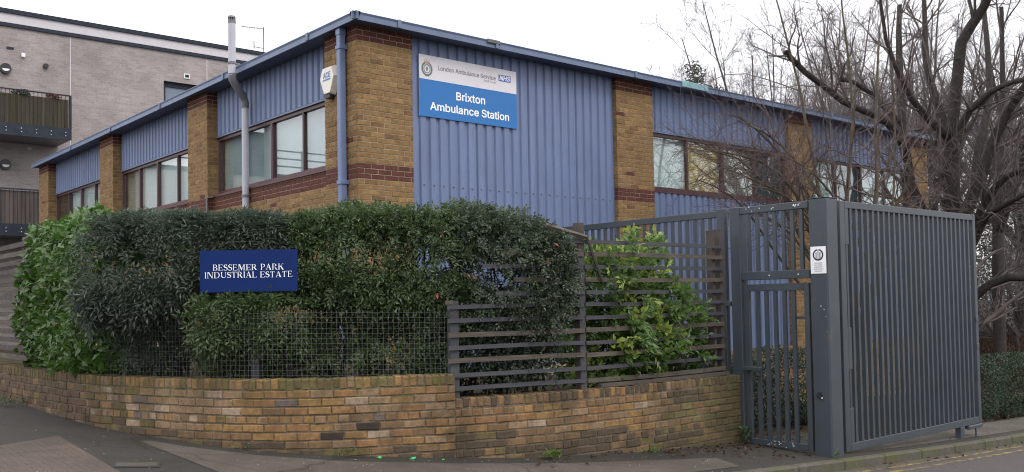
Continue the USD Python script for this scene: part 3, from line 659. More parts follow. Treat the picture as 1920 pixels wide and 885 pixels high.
for i in range(3):
    ya, yb = LP[i][1], LP[i + 1][0]
    put(st, "cladding_sheet", cladding(O(xl, yb), UL, NL, yb - ya, HEAD + .04, ZS - .004, trim=.02), "blue_clad")
    window(O(xl + .02, yb), UL, NL, yb - ya, 3.45, HEAD + .01, GLASS_L[i][::-1])
    put(st, "brick_sill", box(X0 + .095, xl + .02, ya + .002, yb - .002, 3.400, 3.436), "maroon")
# roof: soffit, fascia, deck
XF, YF = 6.70, 11.06
put(st, "soffit", [box(XF + .03, XE + .15, YF + .03, Y0 + .4, ZS, ZS + .02), box(XF + .03, X0 + .4, Y0 + .402, YE + .12, ZS, ZS + .02)], "soffit")
put(st, "roof_deck", box(XF + .04, XE + .13, YF + .04, YE + .1, ZS + .022, ZTOP - .004), "roof_felt")
def fascia(o, u, n, L):
    q_ = [(0, 0), (.03, 0), (.03, .075), (.045, .1), (.045, .108), (-.03, .108), (-.03, .1), (0, .1)]
    P = np.array(q_); v0 = o + np.outer(P[:, 0], n) + np.outer(P[:, 1], [0, 0, 1]); v1 = v0 + u * L; k = len(P)
    F = []
    for i in range(k):
        j = (i + 1) % k; F += [[i, j, j + k], [i, j + k, i + k]]
    F += [[0, i + 1, i] for i in range(1, k - 1)] + [[k, k + i, k + i + 1] for i in range(1, k - 1)]
    return np.vstack([v0, v1]), np.array(F)
fz = np.array([0, 0, ZS - .012])
fa = put(st, "fascia", fascia(O(XF - .045, YF + .03) + fz, US, NS, XE + .2 - XF), "blue_trim")
fb = put(st, "fascia", fascia(O(XF + .03, YE + .15) + fz, UL, NL, YE + .15 - YF + .045), "blue_trim")
for xx in (7.42, 9.22, 12.4, 15.6, 18.8, 21.9): put(fa, "joint_cover", cbox(xx - .03, xx + .03, YF - .024, YF + .03, ZS - .016, ZTOP + .004, .004), "blue_trim")
for yy in (12.4, 15.4, 18.4, 21.4, 24.4): put(fb, "joint_cover", cbox(XF - .024, XF + .03, yy - .03, yy + .03, ZS - .016, ZTOP + .004, .004), "blue_trim")
put(fa, "replaced_flashing", cbox(13.66, 14.42, YF - .026, YF + .05, ZS - .0, ZTOP + .014, .004), "teal_flash", label="pale teal replacement section of roof edge")
put(fa, "lichen_clump", cbox(9.02, 9.28, YF - .03, YF + .03, ZTOP - .055, ZTOP + .012, .012), "roof_felt")
# square downpipe with brackets
dp = put(st, "downpipe", cbox(X0 - .125, X0 - .025, 11.535, 11.635, -.2, ZS + .03, .012), "pipe_blue")
for zz_ in (5.05, 3.13, 1.3): put(dp, "bracket", cbox(X0 - .135, X0 + .0, 11.52, 11.65, zz_ - .03, zz_ + .03, .006), "pipe_blue")
put(dp, "hopper_joint", cbox(X0 - .132, X0 - .018, 11.528, 11.642, 5.22, 5.31, .008), "pipe_blue")
put(st, "overflow_pipe", tube([(X0 - .02, 16.47, .6), (X0 - .02, 16.47, 3.38), (X0 + .1, 16.47, 3.41)], .016, 6), "grey_pvc_dark")

# flue pipe on the side front
fp = thing("flue_pipe", "tall grey plastic flue pipe rising past the eaves on the side front", "pipe", (6.9, 15.0, .6))
fy = 14.99
put(fp, "lower_pipe", tube([(6.90, fy, .55), (6.90, fy, 4.86)], .057, 12), "grey_pvc", smooth=40)
put(fp, "elbow", tube([(6.90, fy, 4.78), (6.90, fy, 4.88), (6.86, fy - .02, 4.97), (6.66, fy - .13, 5.14), (6.61, fy - .16, 5.20), (6.60, fy - .165, 5.30)], .066, 12), "grey_pvc_dark", smooth=40)
put(fp, "upper_pipe", tube([(6.60, fy - .165, 5.26), (6.60, fy - .17, 6.14)], .062, 12), "grey_pvc", smooth=40)
ux, uy = 6.60, fy - .17
put(fp, "terminal_cap", [tube([(ux, uy, 6.14), (ux, uy, 6.19)], .066, 12), tube([(ux, uy, 6.23), (ux, uy, 6.262)], [.066, .058], 12)] + [box(ux + .055 * math.cos(a) - .006, ux + .055 * math.cos(a) + .006, uy + .055 * math.sin(a) - .006, uy + .055 * math.sin(a) + .006, 6.18, 6.24) for a in np.arange(12) / 12 * 6.283], "grey_pvc_dark")
for zz_, xx_, yy_ in ((5.47, ux, uy), (3.28, 6.90, fy)):
    put(fp, "clamp", [tube([(xx_, yy_, zz_ - .02), (xx_, yy_, zz_ + .02)], .068, 12), box(xx_, xx_ + .14, yy_ - .012, yy_ + .012, zz_ - .015, zz_ + .015)], "grey_pvc_dark")

# alarm box
ab = thing("alarm_box", "cream hexagonal alarm box high on the corner brick pier", "alarm box", (6.8, 11.95, 4.4))
def hexa(s=1.0): return Polygon([(-.20 * s, .04 * s), (-.13 * s, .185 * s), (.13 * s, .185 * s), (.20 * s, .04 * s), (.085 * s, -.20 * s), (-.085 * s, -.20 * s)]).buffer(.02).simplify(.004)
oA = np.array([X0, 11.95, 4.655])
hv = np.vstack([on_wall(extrude(hexa(1), .001), oA + NL * .01, UL, NL)[0], on_wall(extrude(hexa(.86), .001), oA + NL * .10, UL, NL)[0]])
hh = trimesh.convex.convex_hull(hv)
put(ab, "casing", hh, "cream")
tm = meshkit.text_mesh("ACE", .075, .003, bold=True); w_ = tm.bounds[1][0] - tm.bounds[0][0]
tm.apply_translation([-w_ / 2 - tm.bounds[0][0], .035, 0])
put(ab, "lettering", on_wall(tm, oA + NL * .1015, UL, NL), "ace_blue")
put(ab, "lettering", on_wall(extrude(sbox(-.105, -.005, .105, .015), .003), oA + NL * .1015, UL, NL), "ace_blue")
put(ab, "lens", cbox(X0 - .09, X0 - .012, 11.89, 12.01, 4.385, 4.455, .012), "black_plastic")

# ------------------------------------------------------------------ station sign
sg = thing("station_sign", "large white and blue ambulance station sign on the blue cladding", "sign", (7.95, 11.33, 4.18))
SX0, SX1, SZ0, SZ1, SZM = 7.95, 9.845, 4.178, 5.10, 4.738
ys = 11.338
put(sg, "panel", box(SX0, SX1, ys, ys + .012, SZ0, SZ1), "sign_white")
put(sg, "blue_panel", box(SX0, SX1, ys - .003, ys - .0005, SZ0, SZM), "sign_blue")
def letter_line(parent, text, x0, x1, zbase, height, y, material, bold=False, shear=0.0, name="lettering"):
    t_ = meshkit.text_mesh(text, height, .002, bold=bold); v, f = arr(t_)
    v = v - [v[:, 0].min(), 0, 0]
    if shear: v[:, 0] += v[:, 1] * shear
    v[:, 0] *= (x1 - x0) / v[:, 0].max()
    put(parent, name, on_wall((v, f), np.array([x0, y, zbase]), US, NS), material)
letter_line(sg, "London Ambulance Service", 8.295, 9.416, 4.905, .066, ys - .001, "grey_letter")
letter_line(sg, "NHS Trust", 9.188, 9.416, 4.853, .034, ys - .001, "pale_letter")
letter_line(sg, "Brixton", 8.626, 9.191, 4.494, .118, ys - .0035, "white_letter", bold=True)
letter_line(sg, "Ambulance Station", 8.137, 9.677, 4.291, .113, ys - .0035, "white_letter", bold=True)
lb = put(sg, "logo_block", box(9.477, 9.726, ys - .003, ys - .0005, 4.907, 5.010), "nhs_blue")
letter_line(sg, "NHS", 9.492, 9.712, 4.923, .074, ys - .0035, "white_letter", bold=True, shear=.22)
# wreath crest with crown
oc = np.array([8.092, ys - .001, 4.893])
def ell(rx, rz, w, n=48):
    a = np.linspace(0, 2 * np.pi, n); p = Polygon(np.column_stack([rx * np.cos(a), rz * np.sin(a)])); return p.difference(Polygon(np.column_stack([(rx - w) * np.cos(a), (rz - w) * np.sin(a)])))
wreath = ell(.09, .098, .017).difference(sbox(-.035, .06, .035, .2))
leaves_ = [affinity.translate(affinity.rotate(affinity.scale(Point(0, 0).buffer(1, 6), .016, .006), math.degrees(a) + 65), .094 * math.cos(a), .10 * math.sin(a)) for a in np.linspace(-1.45, 1.15, 11)]
leaves_ += [affinity.scale(l_, -1, 1, origin=(0, 0)) for l_ in leaves_]
ribbon = union_all([Polygon([(-.03, -.085), (.0, -.1), (.03, -.085), (.035, -.115), (.012, -.105), (0, -.112), (-.012, -.105), (-.035, -.115)])])
put(sg, "crest_wreath", on_wall(extrude(union_all([wreath, ribbon] + leaves_), .002), oc, US, NS), "crest_dark")
put(sg, "crest_ring", on_wall(extrude(union_all([ell(.062, .068, .012), affinity.translate(ell(.02, .03, .007), 0, 0), sbox(-.006, -.03, .006, .03)]), .0015), oc, US, NS), "crest_dark")
crown = union_all([sbox(-.035, .075, .035, .087), Polygon([(-.035, .087), (-.045, .125), (-.018, .105), (0, .14), (.018, .105), (.045, .125), (.035, .087)]), Point(0, .142).buffer(.009, 4), Point(-.045, .126).buffer(.007, 4), Point(.045, .126).buffer(.007, 4)])
put(sg, "crest_crown", on_wall(extrude(crown, .002), oc, US, NS), "gold")

# ------------------------------------------------------------------ serif lettering for the estate sign
def serif_glyphs():
    T, t, s, o = .105, .042, .035, .07    # thick stem, thin stroke, serif height and overhang
    def stem(x, w=T, lo=True, hi=True):
        p = [sbox(x, 0, x + w, 1)]
        if lo: p.append(sbox(x - o, 0, x + w + o, s))
        if hi: p.append(sbox(x - o, 1 - s, x + w + o, 1))
        return union_all(p)
    def bar(a, b, w): return LineString([a, b]).buffer(w / 2, cap_style=2)
    def bowl(x0, x1, y0, y1, wt=T, wn=t):
        cy, ry = (y0 + y1) / 2, (y1 - y0) / 2; a = np.linspace(-np.pi / 2, np.pi / 2, 20); xm = x0 + (x1 - x0) * .35
        out = [(x0, y0)] + [(xm + (x1 - xm) * math.cos(q), cy + ry * math.sin(q)) for q in a] + [(x0, y1)]
        inn = [(x0, y0 + wn)] + [(xm + (x1 - wt - xm) * math.cos(q), cy + (ry - wn) * math.sin(q)) for q in a] + [(x0, y1 - wn)]
        return Polygon(out).difference(Polygon(inn))
    def stroke(pts, ws):
        return union_all([LineString([pts[i], pts[i + 1]]).buffer((ws[i] + ws[i + 1]) / 4, 6) for i in range(len(pts) - 1)])
    G = {}
    G["I"] = (stem(o), T + 2 * o)
    G["E"] = (union_all([stem(o), sbox(o, 1 - t, .60, 1), sbox(o, .5 - t / 2, .48, .5 + t / 2), sbox(o, 0, .64, t), sbox(.56, .80, .60, 1), sbox(.60, 0, .64, .22), sbox(.445, .40, .48, .60)]), .66)
    G["L"] = (union_all([stem(o), sbox(o, 0, .60, t), sbox(.56, 0, .60, .24)]), .60)
    G["B"] = (union_all([stem(o), bowl(o + T * .5, .58, .50, 1), bowl(o + T * .5, .64, 0, .535)]), .67)
    G["P"] = (union_all([stem(o), bowl(o + T * .5, .62, .44, 1)]), .63)
    G["R"] = (union_all([stem(o), bowl(o + T * .5, .60, .47, 1), Polygon([(.30, .48), (.46, .48), (.74, 0), (.57, 0)]), sbox(.54, 0, .80, s)]), .76)
    G["D"] = (union_all([stem(o), bowl(o + T * .5, .80, 0, 1, T * 1.02)]), .84)
    a1 = np.linspace(.35, 1.5 * np.pi + .0, 16); 
    S_ = [(.27 + .20 * math.cos(q), .745 + .215 * math.sin(q)) for q in np.linspace(.55, 1.35 * np.pi, 14)] + [(.27 + .235 * math.cos(q), .27 + .235 * math.sin(q)) for q in np.linspace(.38 * np.pi, -.82 * np.pi, 16)]
    W_ = [.06 + .10 * math.exp(-((i - 13.5) / 5.5) ** 2) for i in range(len(S_))]
    G["S"] = (union_all([stroke(S_, W_), sbox(.44, .74, .475, .98), sbox(.035, .02, .07, .26)]), .54)
    G["M"] = (union_all([sbox(.10, 0, .10 + t, 1), sbox(.02, 0, .26, s), sbox(.02, 1 - s, .2, 1), Polygon([(.10, 1), (.26, 1), (.56, .18), (.52, 0), (.47, 0)]), bar((.50, .05), (.82, 1), t), sbox(.80, 0, .80 + T, 1), sbox(.72, 0, 1.03, s), sbox(.85, 1 - s, 1.03, 1)]), 1.03)
    G["N"] = (union_all([sbox(.10, 0, .10 + t, 1), sbox(.02, 0, .26, s), sbox(.02, 1 - s, .22, 1), Polygon([(.10, 1), (.27, 1), (.80, 0), (.70, 0)]), sbox(.735, 0, .735 + t, 1), sbox(.66, 1 - s, .88, 1)]), .88)
    G["A"] = (union_all([bar((.10, .0), (.385, .98), t), Polygon([(.33, 1), (.43, 1), (.76, 0), (.59, 0)]), bar((.2, .33), (.6, .33), t), sbox(.02, 0, .22, s), sbox(.53, 0, .82, s)]), .80)
    G["K"] = (union_all([stem(o), bar((.22, .42), (.62, .97), t), Polygon([(.30, .56), (.42, .66), (.76, 0), (.58, 0)]), sbox(.54, 1 - s, .74, 1), sbox(.54, 0, .84, s)]), .80)
    G["T"] = (union_all([stem(.27, hi=False), sbox(.03, 1 - t, .665, 1), sbox(.03, .76, .065, 1), sbox(.63, .76, .665, 1)]), .69)
    G["U"] = (union_all([sbox(.09, .3, .09 + T, 1), sbox(.02, 1 - s, .32, 1), sbox(.66, .3, .66 + t, 1), sbox(.58, 1 - s, .82, 1), stroke([(.1675 + .0 + (.525 / 2) * (1 - math.cos(q)), .31 - .27 * math.sin(q)) for q in np.linspace(0, np.pi, 16)], list(np.linspace(T, t, 16)))]), .82)
    return G
GL = serif_glyphs()
def serif_line(text, width):
    x, P = 0, []
    for c in text:
        if c == " ": x += .42; continue
        p, w = GL[c]; P.append(affinity.translate(p, x, 0)); x += w + .10
    U = union_all(P); k = width / (U.bounds[2] - U.bounds[0])
    return affinity.scale(affinity.translate(U, -U.bounds[0], 0), k, k, origin=(0, 0)), k
es = thing("estate_sign", "navy blue industrial estate name board with white lettering in front of the hedge", "sign", (4.095, 8.855, .6))
eo = np.array([3.727, 9.161, 0]); eu = LU; en = -LF
EW = .972
def eb(s0, s1, z0, z1, d0, d1): return obox(eo + eu * (s0 + s1) / 2 + en * (d0 + d1) / 2 + np.array([0, 0, (z0 + z1) / 2]), eu, en, (s1 - s0) / 2, (d1 - d0) / 2, (z1 - z0) / 2)
put(es, "board", eb(0, EW, 1.549, 1.968, -.012, 0), "navy")
for i, (txt, s0, wd, zb) in enumerate((("BESSEMER PARK", .128, .712, 1.765), ("INDUSTRIAL ESTATE", .045, .875, 1.690))):
    gm, k = serif_line(txt, wd)
    gm = affinity.scale(gm, 1, (.060) / k, origin=(0, 0))
    put(es, "lettering", on_wall(extrude(gm, .002), eo + eu * s0 + en * .0005 + np.array([0, 0, zb]), eu, en), "white_letter")
for s_ in (.05, EW - .05):
    for z_ in (1.59, 1.93): put(es, "screw", eb(s_ - .004, s_ + .004, z_ - .004, z_ + .004, .0005, .002), "navy")
for z_ in (1.65, 1.87): put(es, "bracket", eb(.30, .72, z_ - .02, z_ + .02, -.109, -.013), "slat_grey")
put(es, "post", eb(.47, .55, .45, 1.93, -.19, -.11), "slat_grey")

# ------------------------------------------------------------------ steel fence, pedestrian gate, pillar, vehicle gate
FX = 9.80
ZRL = 2.54
sf = thing("steel_fence", "grey steel bar fence with a sloping-looking top rail behind the slatted fence", "fence", (FX, 7.35, .3))
sf_prim = stage.GetPrimAtPath(sf); sf_prim.SetCustomDataByKey("label", "tall grey steel bar fence standing behind the timber slats")
put(sf, "top_rail", cbox(FX, FX + .05, 7.42, 11.27, 2.435, 2.52, .005), "steel")
put(sf, "post", cbox(FX - .01, FX + .07, 7.30, 7.42, -.45, ZRL, .006), "steel")
put(sf, "post", cbox(FX, FX + .06, 11.2, 11.28, -.45, 2.52, .006), "steel")
put(sf, "bottom_rail", cbox(FX, FX + .05, 7.42, 11.2, .50, .57, .005), "steel")
yy = 7.52
while yy < 11.15:
    put(sf, "bar", box(FX + .006, FX + .04, yy, yy + .038, .57, 2.437), "steel"); yy += .125
put(sf, "hinge_lug", cbox(FX - .03, FX + .04, 7.225, 7.298, 1.30, 1.36, .004), "steel")
gf = thing("gate_frame", "grey steel frame around the pedestrian gate with a barred panel above", "gate frame", (FX, 7.1, -.45))
put(gf, "post", cbox(FX - .012, FX + .14, 7.065, 7.215, g(FX, 7.1) - .1, ZRL, .008), "steel")
put(gf, "top_rail", cbox(FX, FX + .06, 6.11, 7.063, 2.444, 2.530, .005), "steel")
put(gf, "transom", cbox(FX - .008, FX + .065, 6.11, 7.063, 1.618, 1.722, .005), "steel")
for k in range(7):
    y1_ = 6.975 - k * .1235
    put(gf, "bar", box(FX + .010, FX + .045, y1_ - .045, y1_, 1.724, 2.442), "steel")
for yy_ in (6.25, 6.65): put(gf, "bolt", trimesh.creation.icosphere(1, .012).apply_translation([FX - .010, yy_, 1.665]), "steel_pale")
dr = np.random.default_rng(3)
drop = []
for _ in range(16):
    y_, z_ = dr.choice([6.25, 6.35, 6.55, 6.8, 6.9]) + dr.normal(0, .05), 2.49 + dr.normal(0, .018); r_ = dr.uniform(.003, .010)
    drop.append(box(FX - .0025, FX + .002, np.clip(y_ - r_, 6.12, 7.0), np.clip(y_ + r_, 6.13, 7.05), z_ - r_ * .7, z_ + r_ * .7))
put(gf, "paint_chips", drop, "white_paint", kind="stuff")
pg = thing("pedestrian_gate", "narrow barred steel pedestrian gate between the fence post and the big pillar", "gate", (FX, 6.6, -.42))
GZ0, GZ1 = -.405, 1.565
put(pg, "stile", cbox(FX + .005, FX + .055, 6.965, 7.035, GZ0, GZ1, .005), "steel")
put(pg, "stile", cbox(FX + .005, FX + .055, 6.130, 6.195, GZ0, GZ1, .005), "steel")
put(pg, "top_rail", cbox(FX + .003, FX + .053, 6.197, 6.963, GZ1 - .085, GZ1, .005), "steel")
put(pg, "bottom_rail", cbox(FX + .003, FX + .053, 6.197, 6.963, GZ0, GZ0 + .075, .005), "steel")
for k in range(5):
    y1_ = 6.875 - k * .1265
    put(pg, "bar", box(FX + .012, FX + .045, y1_ - .048, y1_, GZ0 + .077, GZ1 - .087), "steel")
lt = put(pg, "latch", [cbox(FX - .045, FX + .003, 6.80, 7.05, .505, .55, .005), cbox(FX - .04, FX + .003, 6.82, 6.86, .44, .505, .004)], "steel")
put(pg, "paint_chips", [box(FX + .0005, FX + .004, y_, y_ + .012, z_, z_ + .007) for y_, z_ in zip(dr.uniform(6.3, 6.75, 14), GZ0 + .04 + dr.normal(0, .015, 14))], "white_paint", kind="stuff")
put(pg, "stop", cbox(FX + .05, FX + .075, 6.2, 6.36, 1.14, 1.17, .003), "steel")
PY0, PY1, PX0, PX1 = 5.874, 6.108, FX, FX + .255
gp = thing("gate_pillar", "thick square grey steel gate pillar standing in the kerb", "gate pillar", (FX + .13, 6.0, -.6))
put(gp, "shaft", cbox(PX0, PX1, PY0, PY1, -.72, 2.548, .018), "steel")
put(gp, "cap", cbox(PX0 + .004, PX1 - .004, PY0 + .004, PY1 - .004, 2.548, 2.556, .003), "steel")
lk = put(gp, "lock_hole", trimesh.creation.cylinder(.038, .012, sections=24).apply_transform(trimesh.transformations.rotation_matrix(math.pi / 2, [0, 1, 0])).apply_translation([FX - .003, 6.02, .255]), "black_plastic")
put(lk, "lock_button", trimesh.creation.icosphere(2, .013).apply_translation([FX - .010, 5.985, .225]), "steel_pale")
for zz_ in (1.98, 1.03, .05): put(gp, "hinge", [tube([(PX1 + .10, PY0 + .10, zz_ - .04), (PX1 + .10, PY0 + .10, zz_ + .04)], .02, 8), box(PX1, PX1 + .1, PY0 + .085, PY0 + .115, zz_ - .012, zz_ + .012)], "steel")
put(gp, "scuff_marks", [obox((FX - .0015, y_, z_), (0, 1, 0), (1, 0, 0), r_ * .5, .0015, r_ * .35) for y_, z_, r_ in ((5.93, 1.25, .012), (5.91, 1.17, .009), (5.97, 1.29, .014), (5.90, 1.0, .006))], "far_band", kind="stuff")
vg = thing("vehicle_gate", "wide barred grey steel vehicle gate hung from the pillar", "gate", (12.1, 5.99, -.5))
VX0, VX1, VY = 10.27, 13.95, 5.974
vz0, vz1 = -.455, 2.545
def vb(x0, x1, z0, z1, d0=0, d1=.055, c=.005): return cbox(x0, x1, VY + d0, VY + d1, z0, z1, c)
put(vg, "hinge_stile", vb(VX0, VX0 + .115, vz0, vz1), "steel")
put(vg, "end_stile", vb(VX1 - .085, VX1, vz0 + .002, vz1 - .002), "steel")
put(vg, "top_rail", vb(VX0 + .117, VX1 - .087, vz1 - .085, vz1), "steel")
put(vg, "bottom_rail", vb(VX0 + .117, VX1 - .087, vz0, vz0 + .095), "steel")
for za, zb in ((2.02, 2.46), (.52, 1.02), (-.36, .06)): put(vg, "hinge_plate", vb(VX0 + .118, VX0 + .20, za, zb, .002, .05), "steel")
xx = VX0 + .255
nb = 25
for k in range(nb):
    x_ = VX0 + .235 + k * (VX1 - .085 - VX0 - .29) / (nb - .2)
    put(vg, "bar", box(x_, x_ + .040, VY + .003, VY + .047, vz0 + .095, vz1 - .085), "steel")
put(vg, "guard_bar", box(VX0 + .135, VX0 + .172, VY + .006, VY + .046, vz0 + .095, vz1 - .087), "steel")
put(vg, "support_leg", cbox(13.27, 13.39, VY + .0, VY + .08, g(13.3, VY) - .02, vz0 - .002, .005), "steel")
put(vg, "caster_bracket", cbox(13.50, 13.93, VY - .02, VY + .05, vz0 - .055, vz0 - .002, .01), "steel")
put(vg, "drop_bolt", tube([(13.72, VY - .01, g(13.7, VY)), (13.72, VY - .01, vz0 - .05)], .012, 6), "steel")
for zz_ in (.62, 1.0): put(vg, "bolt_keeper", vb(VX1 - .1, VX1 - .02, zz_, zz_ + .07, -.012, -.001, .004), "steel")
# clamping notice on the pillar
nt = thing("parking_notice", "small white parking warning notice on the steel pillar", "notice", (FX, 6.03, 1.7))
ny, nz0, nz1 = 6.085, 1.668, 1.982
UN = np.array([0, -1.0, 0]); NN = np.array([-1.0, 0, 0])
nw = .198
put(nt, "panel", box(FX - .0055, FX - .0015, ny - nw, ny, nz0, nz1), "white_paint")
no = np.array([FX - .0058, ny - nw / 2, 1.885])
ring = ell(.068, .068, .017).difference(union_all([sbox(-.009, .03, .009, .09)]))
tower = union_all([sbox(-.034, -.045, -.014, .03), sbox(.014, -.045, .034, .03), sbox(-.008, -.05, .008, .052), sbox(-.048, -.052, .048, -.043)])
put(nt, "emblem_ring", on_wall(extrude(ring, .001), no, UN, NN), "black_plastic")
put(nt, "emblem_towers", on_wall(extrude(tower, .001), no, UN, NN), "pale_letter")
for i, tx in enumerate(("Cars parked", "here without", "authorisation", "will be clamped", "Release fee")):
    t_ = meshkit.text_mesh(tx, .0125, .001); v, f = arr(t_); v = v - [(v[:, 0].min() + v[:, 0].max()) / 2, 0, 0]
    put(nt, "lettering", on_wall((v, f), np.array([FX - .0058, ny - nw / 2, 1.785 - i * .0235]), UN, NN), "grey_letter")

# ------------------------------------------------------------------ timber slat fence on the wall
tf = thing("slatted_fence", "grey and brown horizontal timber slat fence on top of the low wall", "fence", (7.3, 7.22, .45))
fpth = Path([(5.60, 7.60), (5.75, 7.555), (6.3, 7.38), (7.18, 7.24), (8.0, 7.19), (9.0, 7.19), (9.72, 7.20)])
def along(s0, s1, z0, z1, d0, d1, n=8, droop=0.0):
    S = np.linspace(s0, s1, n); V = []
    for s in S:
        p, t, nn = fpth.at(s); dz = droop * math.sin(math.pi * (s - s0) / (s1 - s0))
        a, b = p + nn * d1, p + nn * d0
        V += [[*a[:2], z0 + dz], [*a[:2], z1 + dz], [*b[:2], z1 + dz], [*b[:2], z0 + dz]]
    F = []
    for i in range(n - 1):
        for k in range(4):
            a, b = i * 4 + k, i * 4 + (k + 1) % 4; F += [[a, b, b + 4], [a, b + 4, a + 4]]
    F += [[0, 3, 2], [0, 2, 1], [4 * n - 4, 4 * n - 3, 4 * n - 2], [4 * n - 4, 4 * n - 2, 4 * n - 1]]
    return np.array(V), np.array(F)[:, ::-1]
SM = fpth.L.project(Point(7.18, 7.24)); SE = fpth.len - .12
rs = np.random.default_rng(21)
for k in range(12):
    zc = .537 + .1366 * k
    for (a, b) in ((0.02, SM + .02), (SM + .025, SE)):
        brown = k in (2, 4, 8, 10) or (k == 0 and a > 1)
        if k >= 7 and a < 1: a = (.55, .75, .4, .6, 1.1)[k - 7]
        if k == 11 and a < 1: continue
        d = rs.normal(0, .004); h = .021 + (.003 if brown else 0)
        z_ = zc + d
        if k == 0 and a > 1: z_ += .0
        put(tf, "slat", along(a + rs.uniform(0, .02), b - rs.uniform(0, .02), z_ - h, z_ + h, .0, .02, 10 if a < 1 else 12, rs.normal(0, .006)), "slat_brown" if brown else "slat_grey")
for s_, zt_, mt_, w_ in ((.10, 1.42, "slat_grey", .045), (SM, 2.245, "old_timber", .04), (SE - .02, 2.26, "old_timber", .03), (SE - .16, 2.24, "old_timber", .022)):
    p, t, nn = fpth.at(s_); c = p - nn * (.05 if w_ != .022 else .06); zb_ = .40
    put(tf, "post", obox(c + np.array([0, 0, (zt_ + zb_) / 2]), t, nn, w_, .048, (zt_ - zb_) / 2), mt_ if zt_ < 2 else "old_timber")
    if zt_ > 2 and s_ == SM: put(tf, "post_face", obox(p - nn * .0 + np.array([0, 0, 1.2]) - nn * .005, t, nn, .034, .0045, .72), "slat_grey")
p0, t0, n0 = fpth.at(SM - .5); p1, t1, n1 = fpth.at(SM + .03)
put(tf, "loose_slat", tubes(np.array([[p0 + n0 * .06 + [0, 0, 2.20], p1 + n1 * .05 + [0, 0, 2.085]]]), np.array([[.028, .026]]), 4), "slat_brown", label="brown slat tilted loose along the fence top")
put(tf, "broken_slat", along(-.24, .08, 1.385, 1.425, .0, .02, 3), "slat_brown", label="short brown slat end sticking out past the post")
p0, t0, n0 = fpth.at(SM + .04); p1, t1, n1 = fpth.at(SM + .26)
put(tf, "leaning_stick", tubes(np.array([[p0 + n0 * .045 + [0, 0, 2.09], (p0 + p1) / 2 + n0 * .05 + [0, 0, 1.84], p1 + n1 * .045 + [0, 0, 1.60]]]), np.array([[.016, .019, .014]]), 5), "old_timber", label="dark stick leaning across the slats")
# rotten board lying on the wall under the second bay
put(tf, "rotten_board", along(SM + .2, SE + .02, ZR + .004, ZR + .045, -.06, .055, 14, .0), "slat_brown", label="rotten board lying on the wall coping")

# far end slat fence beyond the laurel
ff = thing("slatted_fence", "dark timber slat fence beyond the laurel at the far end of the wall", "fence", (3.05, 15, .7))
for k in range(14):
    z_ = .80 + k * .112
    put(ff, "slat", box(3.04, 3.06, 13.0, 18.5, z_ - .032, z_ + .032), "old_timber" if k % 4 else "slat_brown")
for yy_ in (13.2, 15.0, 16.8, 18.4): put(ff, "post", box(3.062, 3.15, yy_, yy_ + .09, .4, 2.35), "old_timber")

# ------------------------------------------------------------------ welded mesh panel on the wall
mp = thing("wire_mesh_panel", "galvanised welded wire mesh panel standing on the curved wall", "wire mesh", (4.3, 8.6, .7))
def mesh_pt(s, z): 
    p, t, nn = WP.at(s); q_ = p - nn * .085; return [q_[0] + .012 * math.sin(3.1 * s + z), q_[1] + .012 * math.sin(2.3 * s + 2 * z), z + .014 * math.sin(1.7 * s)]
sA, sB = S_OLD + .25, S_STEP - .07
verts = []
for s in np.arange(sA, sB, .0508): verts.append([mesh_pt(s, z_) for z_ in np.linspace(ZT + .004, 1.352 + .012 * math.sin(2 * s), 6)])
put(mp, "vertical_wires", tubes(np.array(verts), np.full((len(verts), 6), .0010), 3), "wire", kind="stuff")
hz = []
for z_ in np.arange(ZT + .02, 1.36, .0508): hz.append([mesh_pt(s, z_) for s in np.linspace(sA, sB, 70)])
put(mp, "horizontal_wires", tubes(np.array(hz), np.full((len(hz), 70), .0010), 3), "wire", kind="stuff")

# ------------------------------------------------------------------ leaves and hedges
def leaf_mesh(P, D, N, L, W, fold=.25):
    """Leaves at P pointing along D with blade normal N; four triangles each."""
    D = D / (np.linalg.norm(D, axis=1, keepdims=True) + 1e-9)
    S = np.cross(D, N); S /= np.linalg.norm(S, axis=1, keepdims=True) + 1e-9
    Nn = np.cross(S, D)
    L = L[:, None]; W = W[:, None]
    base, tip = P, P + D * L - Nn * L * .10
    mid = P + D * L * .48
    l_ = mid + S * W * .5 + Nn * W * fold; r_ = mid - S * W * .5 + Nn * W * fold
    v = np.stack([base, r_, tip, l_, mid], 1).reshape(-1, 3)
    i = np.arange(len(P))[:, None] * 5
    f = np.vstack([i + [0, 1, 4], i + [1, 2, 4], i + [2, 3, 4], i + [3, 0, 4]])
    return v, f
def blob_sdf(P, blobs, pw, seed, rough, freq):
    best = np.full(len(P), 9.0); nrm = np.zeros((len(P), 3))
    for (cx, cy, cz, rx, ry, rz) in blobs:
        d = P - [cx, cy, cz]; a, b, c = d @ LU / rx, d @ LF / ry, d[:, 2] / rz
        q_ = (np.abs(a) ** pw + np.abs(b) ** pw + np.abs(c) ** pw) ** (1 / pw)
        sd = (q_ - 1) * min(rx, ry, rz)
        gr = (np.sign(a) * np.abs(a) ** (pw - 1) / rx)[:, None] * LU + (np.sign(b) * np.abs(b) ** (pw - 1) / ry)[:, None] * LF + (np.sign(c) * np.abs(c) ** (pw - 1) / rz)[:, None] * np.array([0, 0, 1.0])
        m_ = sd < best; best[m_] = sd[m_]; nrm[m_] = gr[m_]
    best = best + rough * (meshkit.fbm(P * freq, 3, seed) - .5) * 2
    return best, nrm / (np.linalg.norm(nrm, axis=1, keepdims=True) + 1e-9)
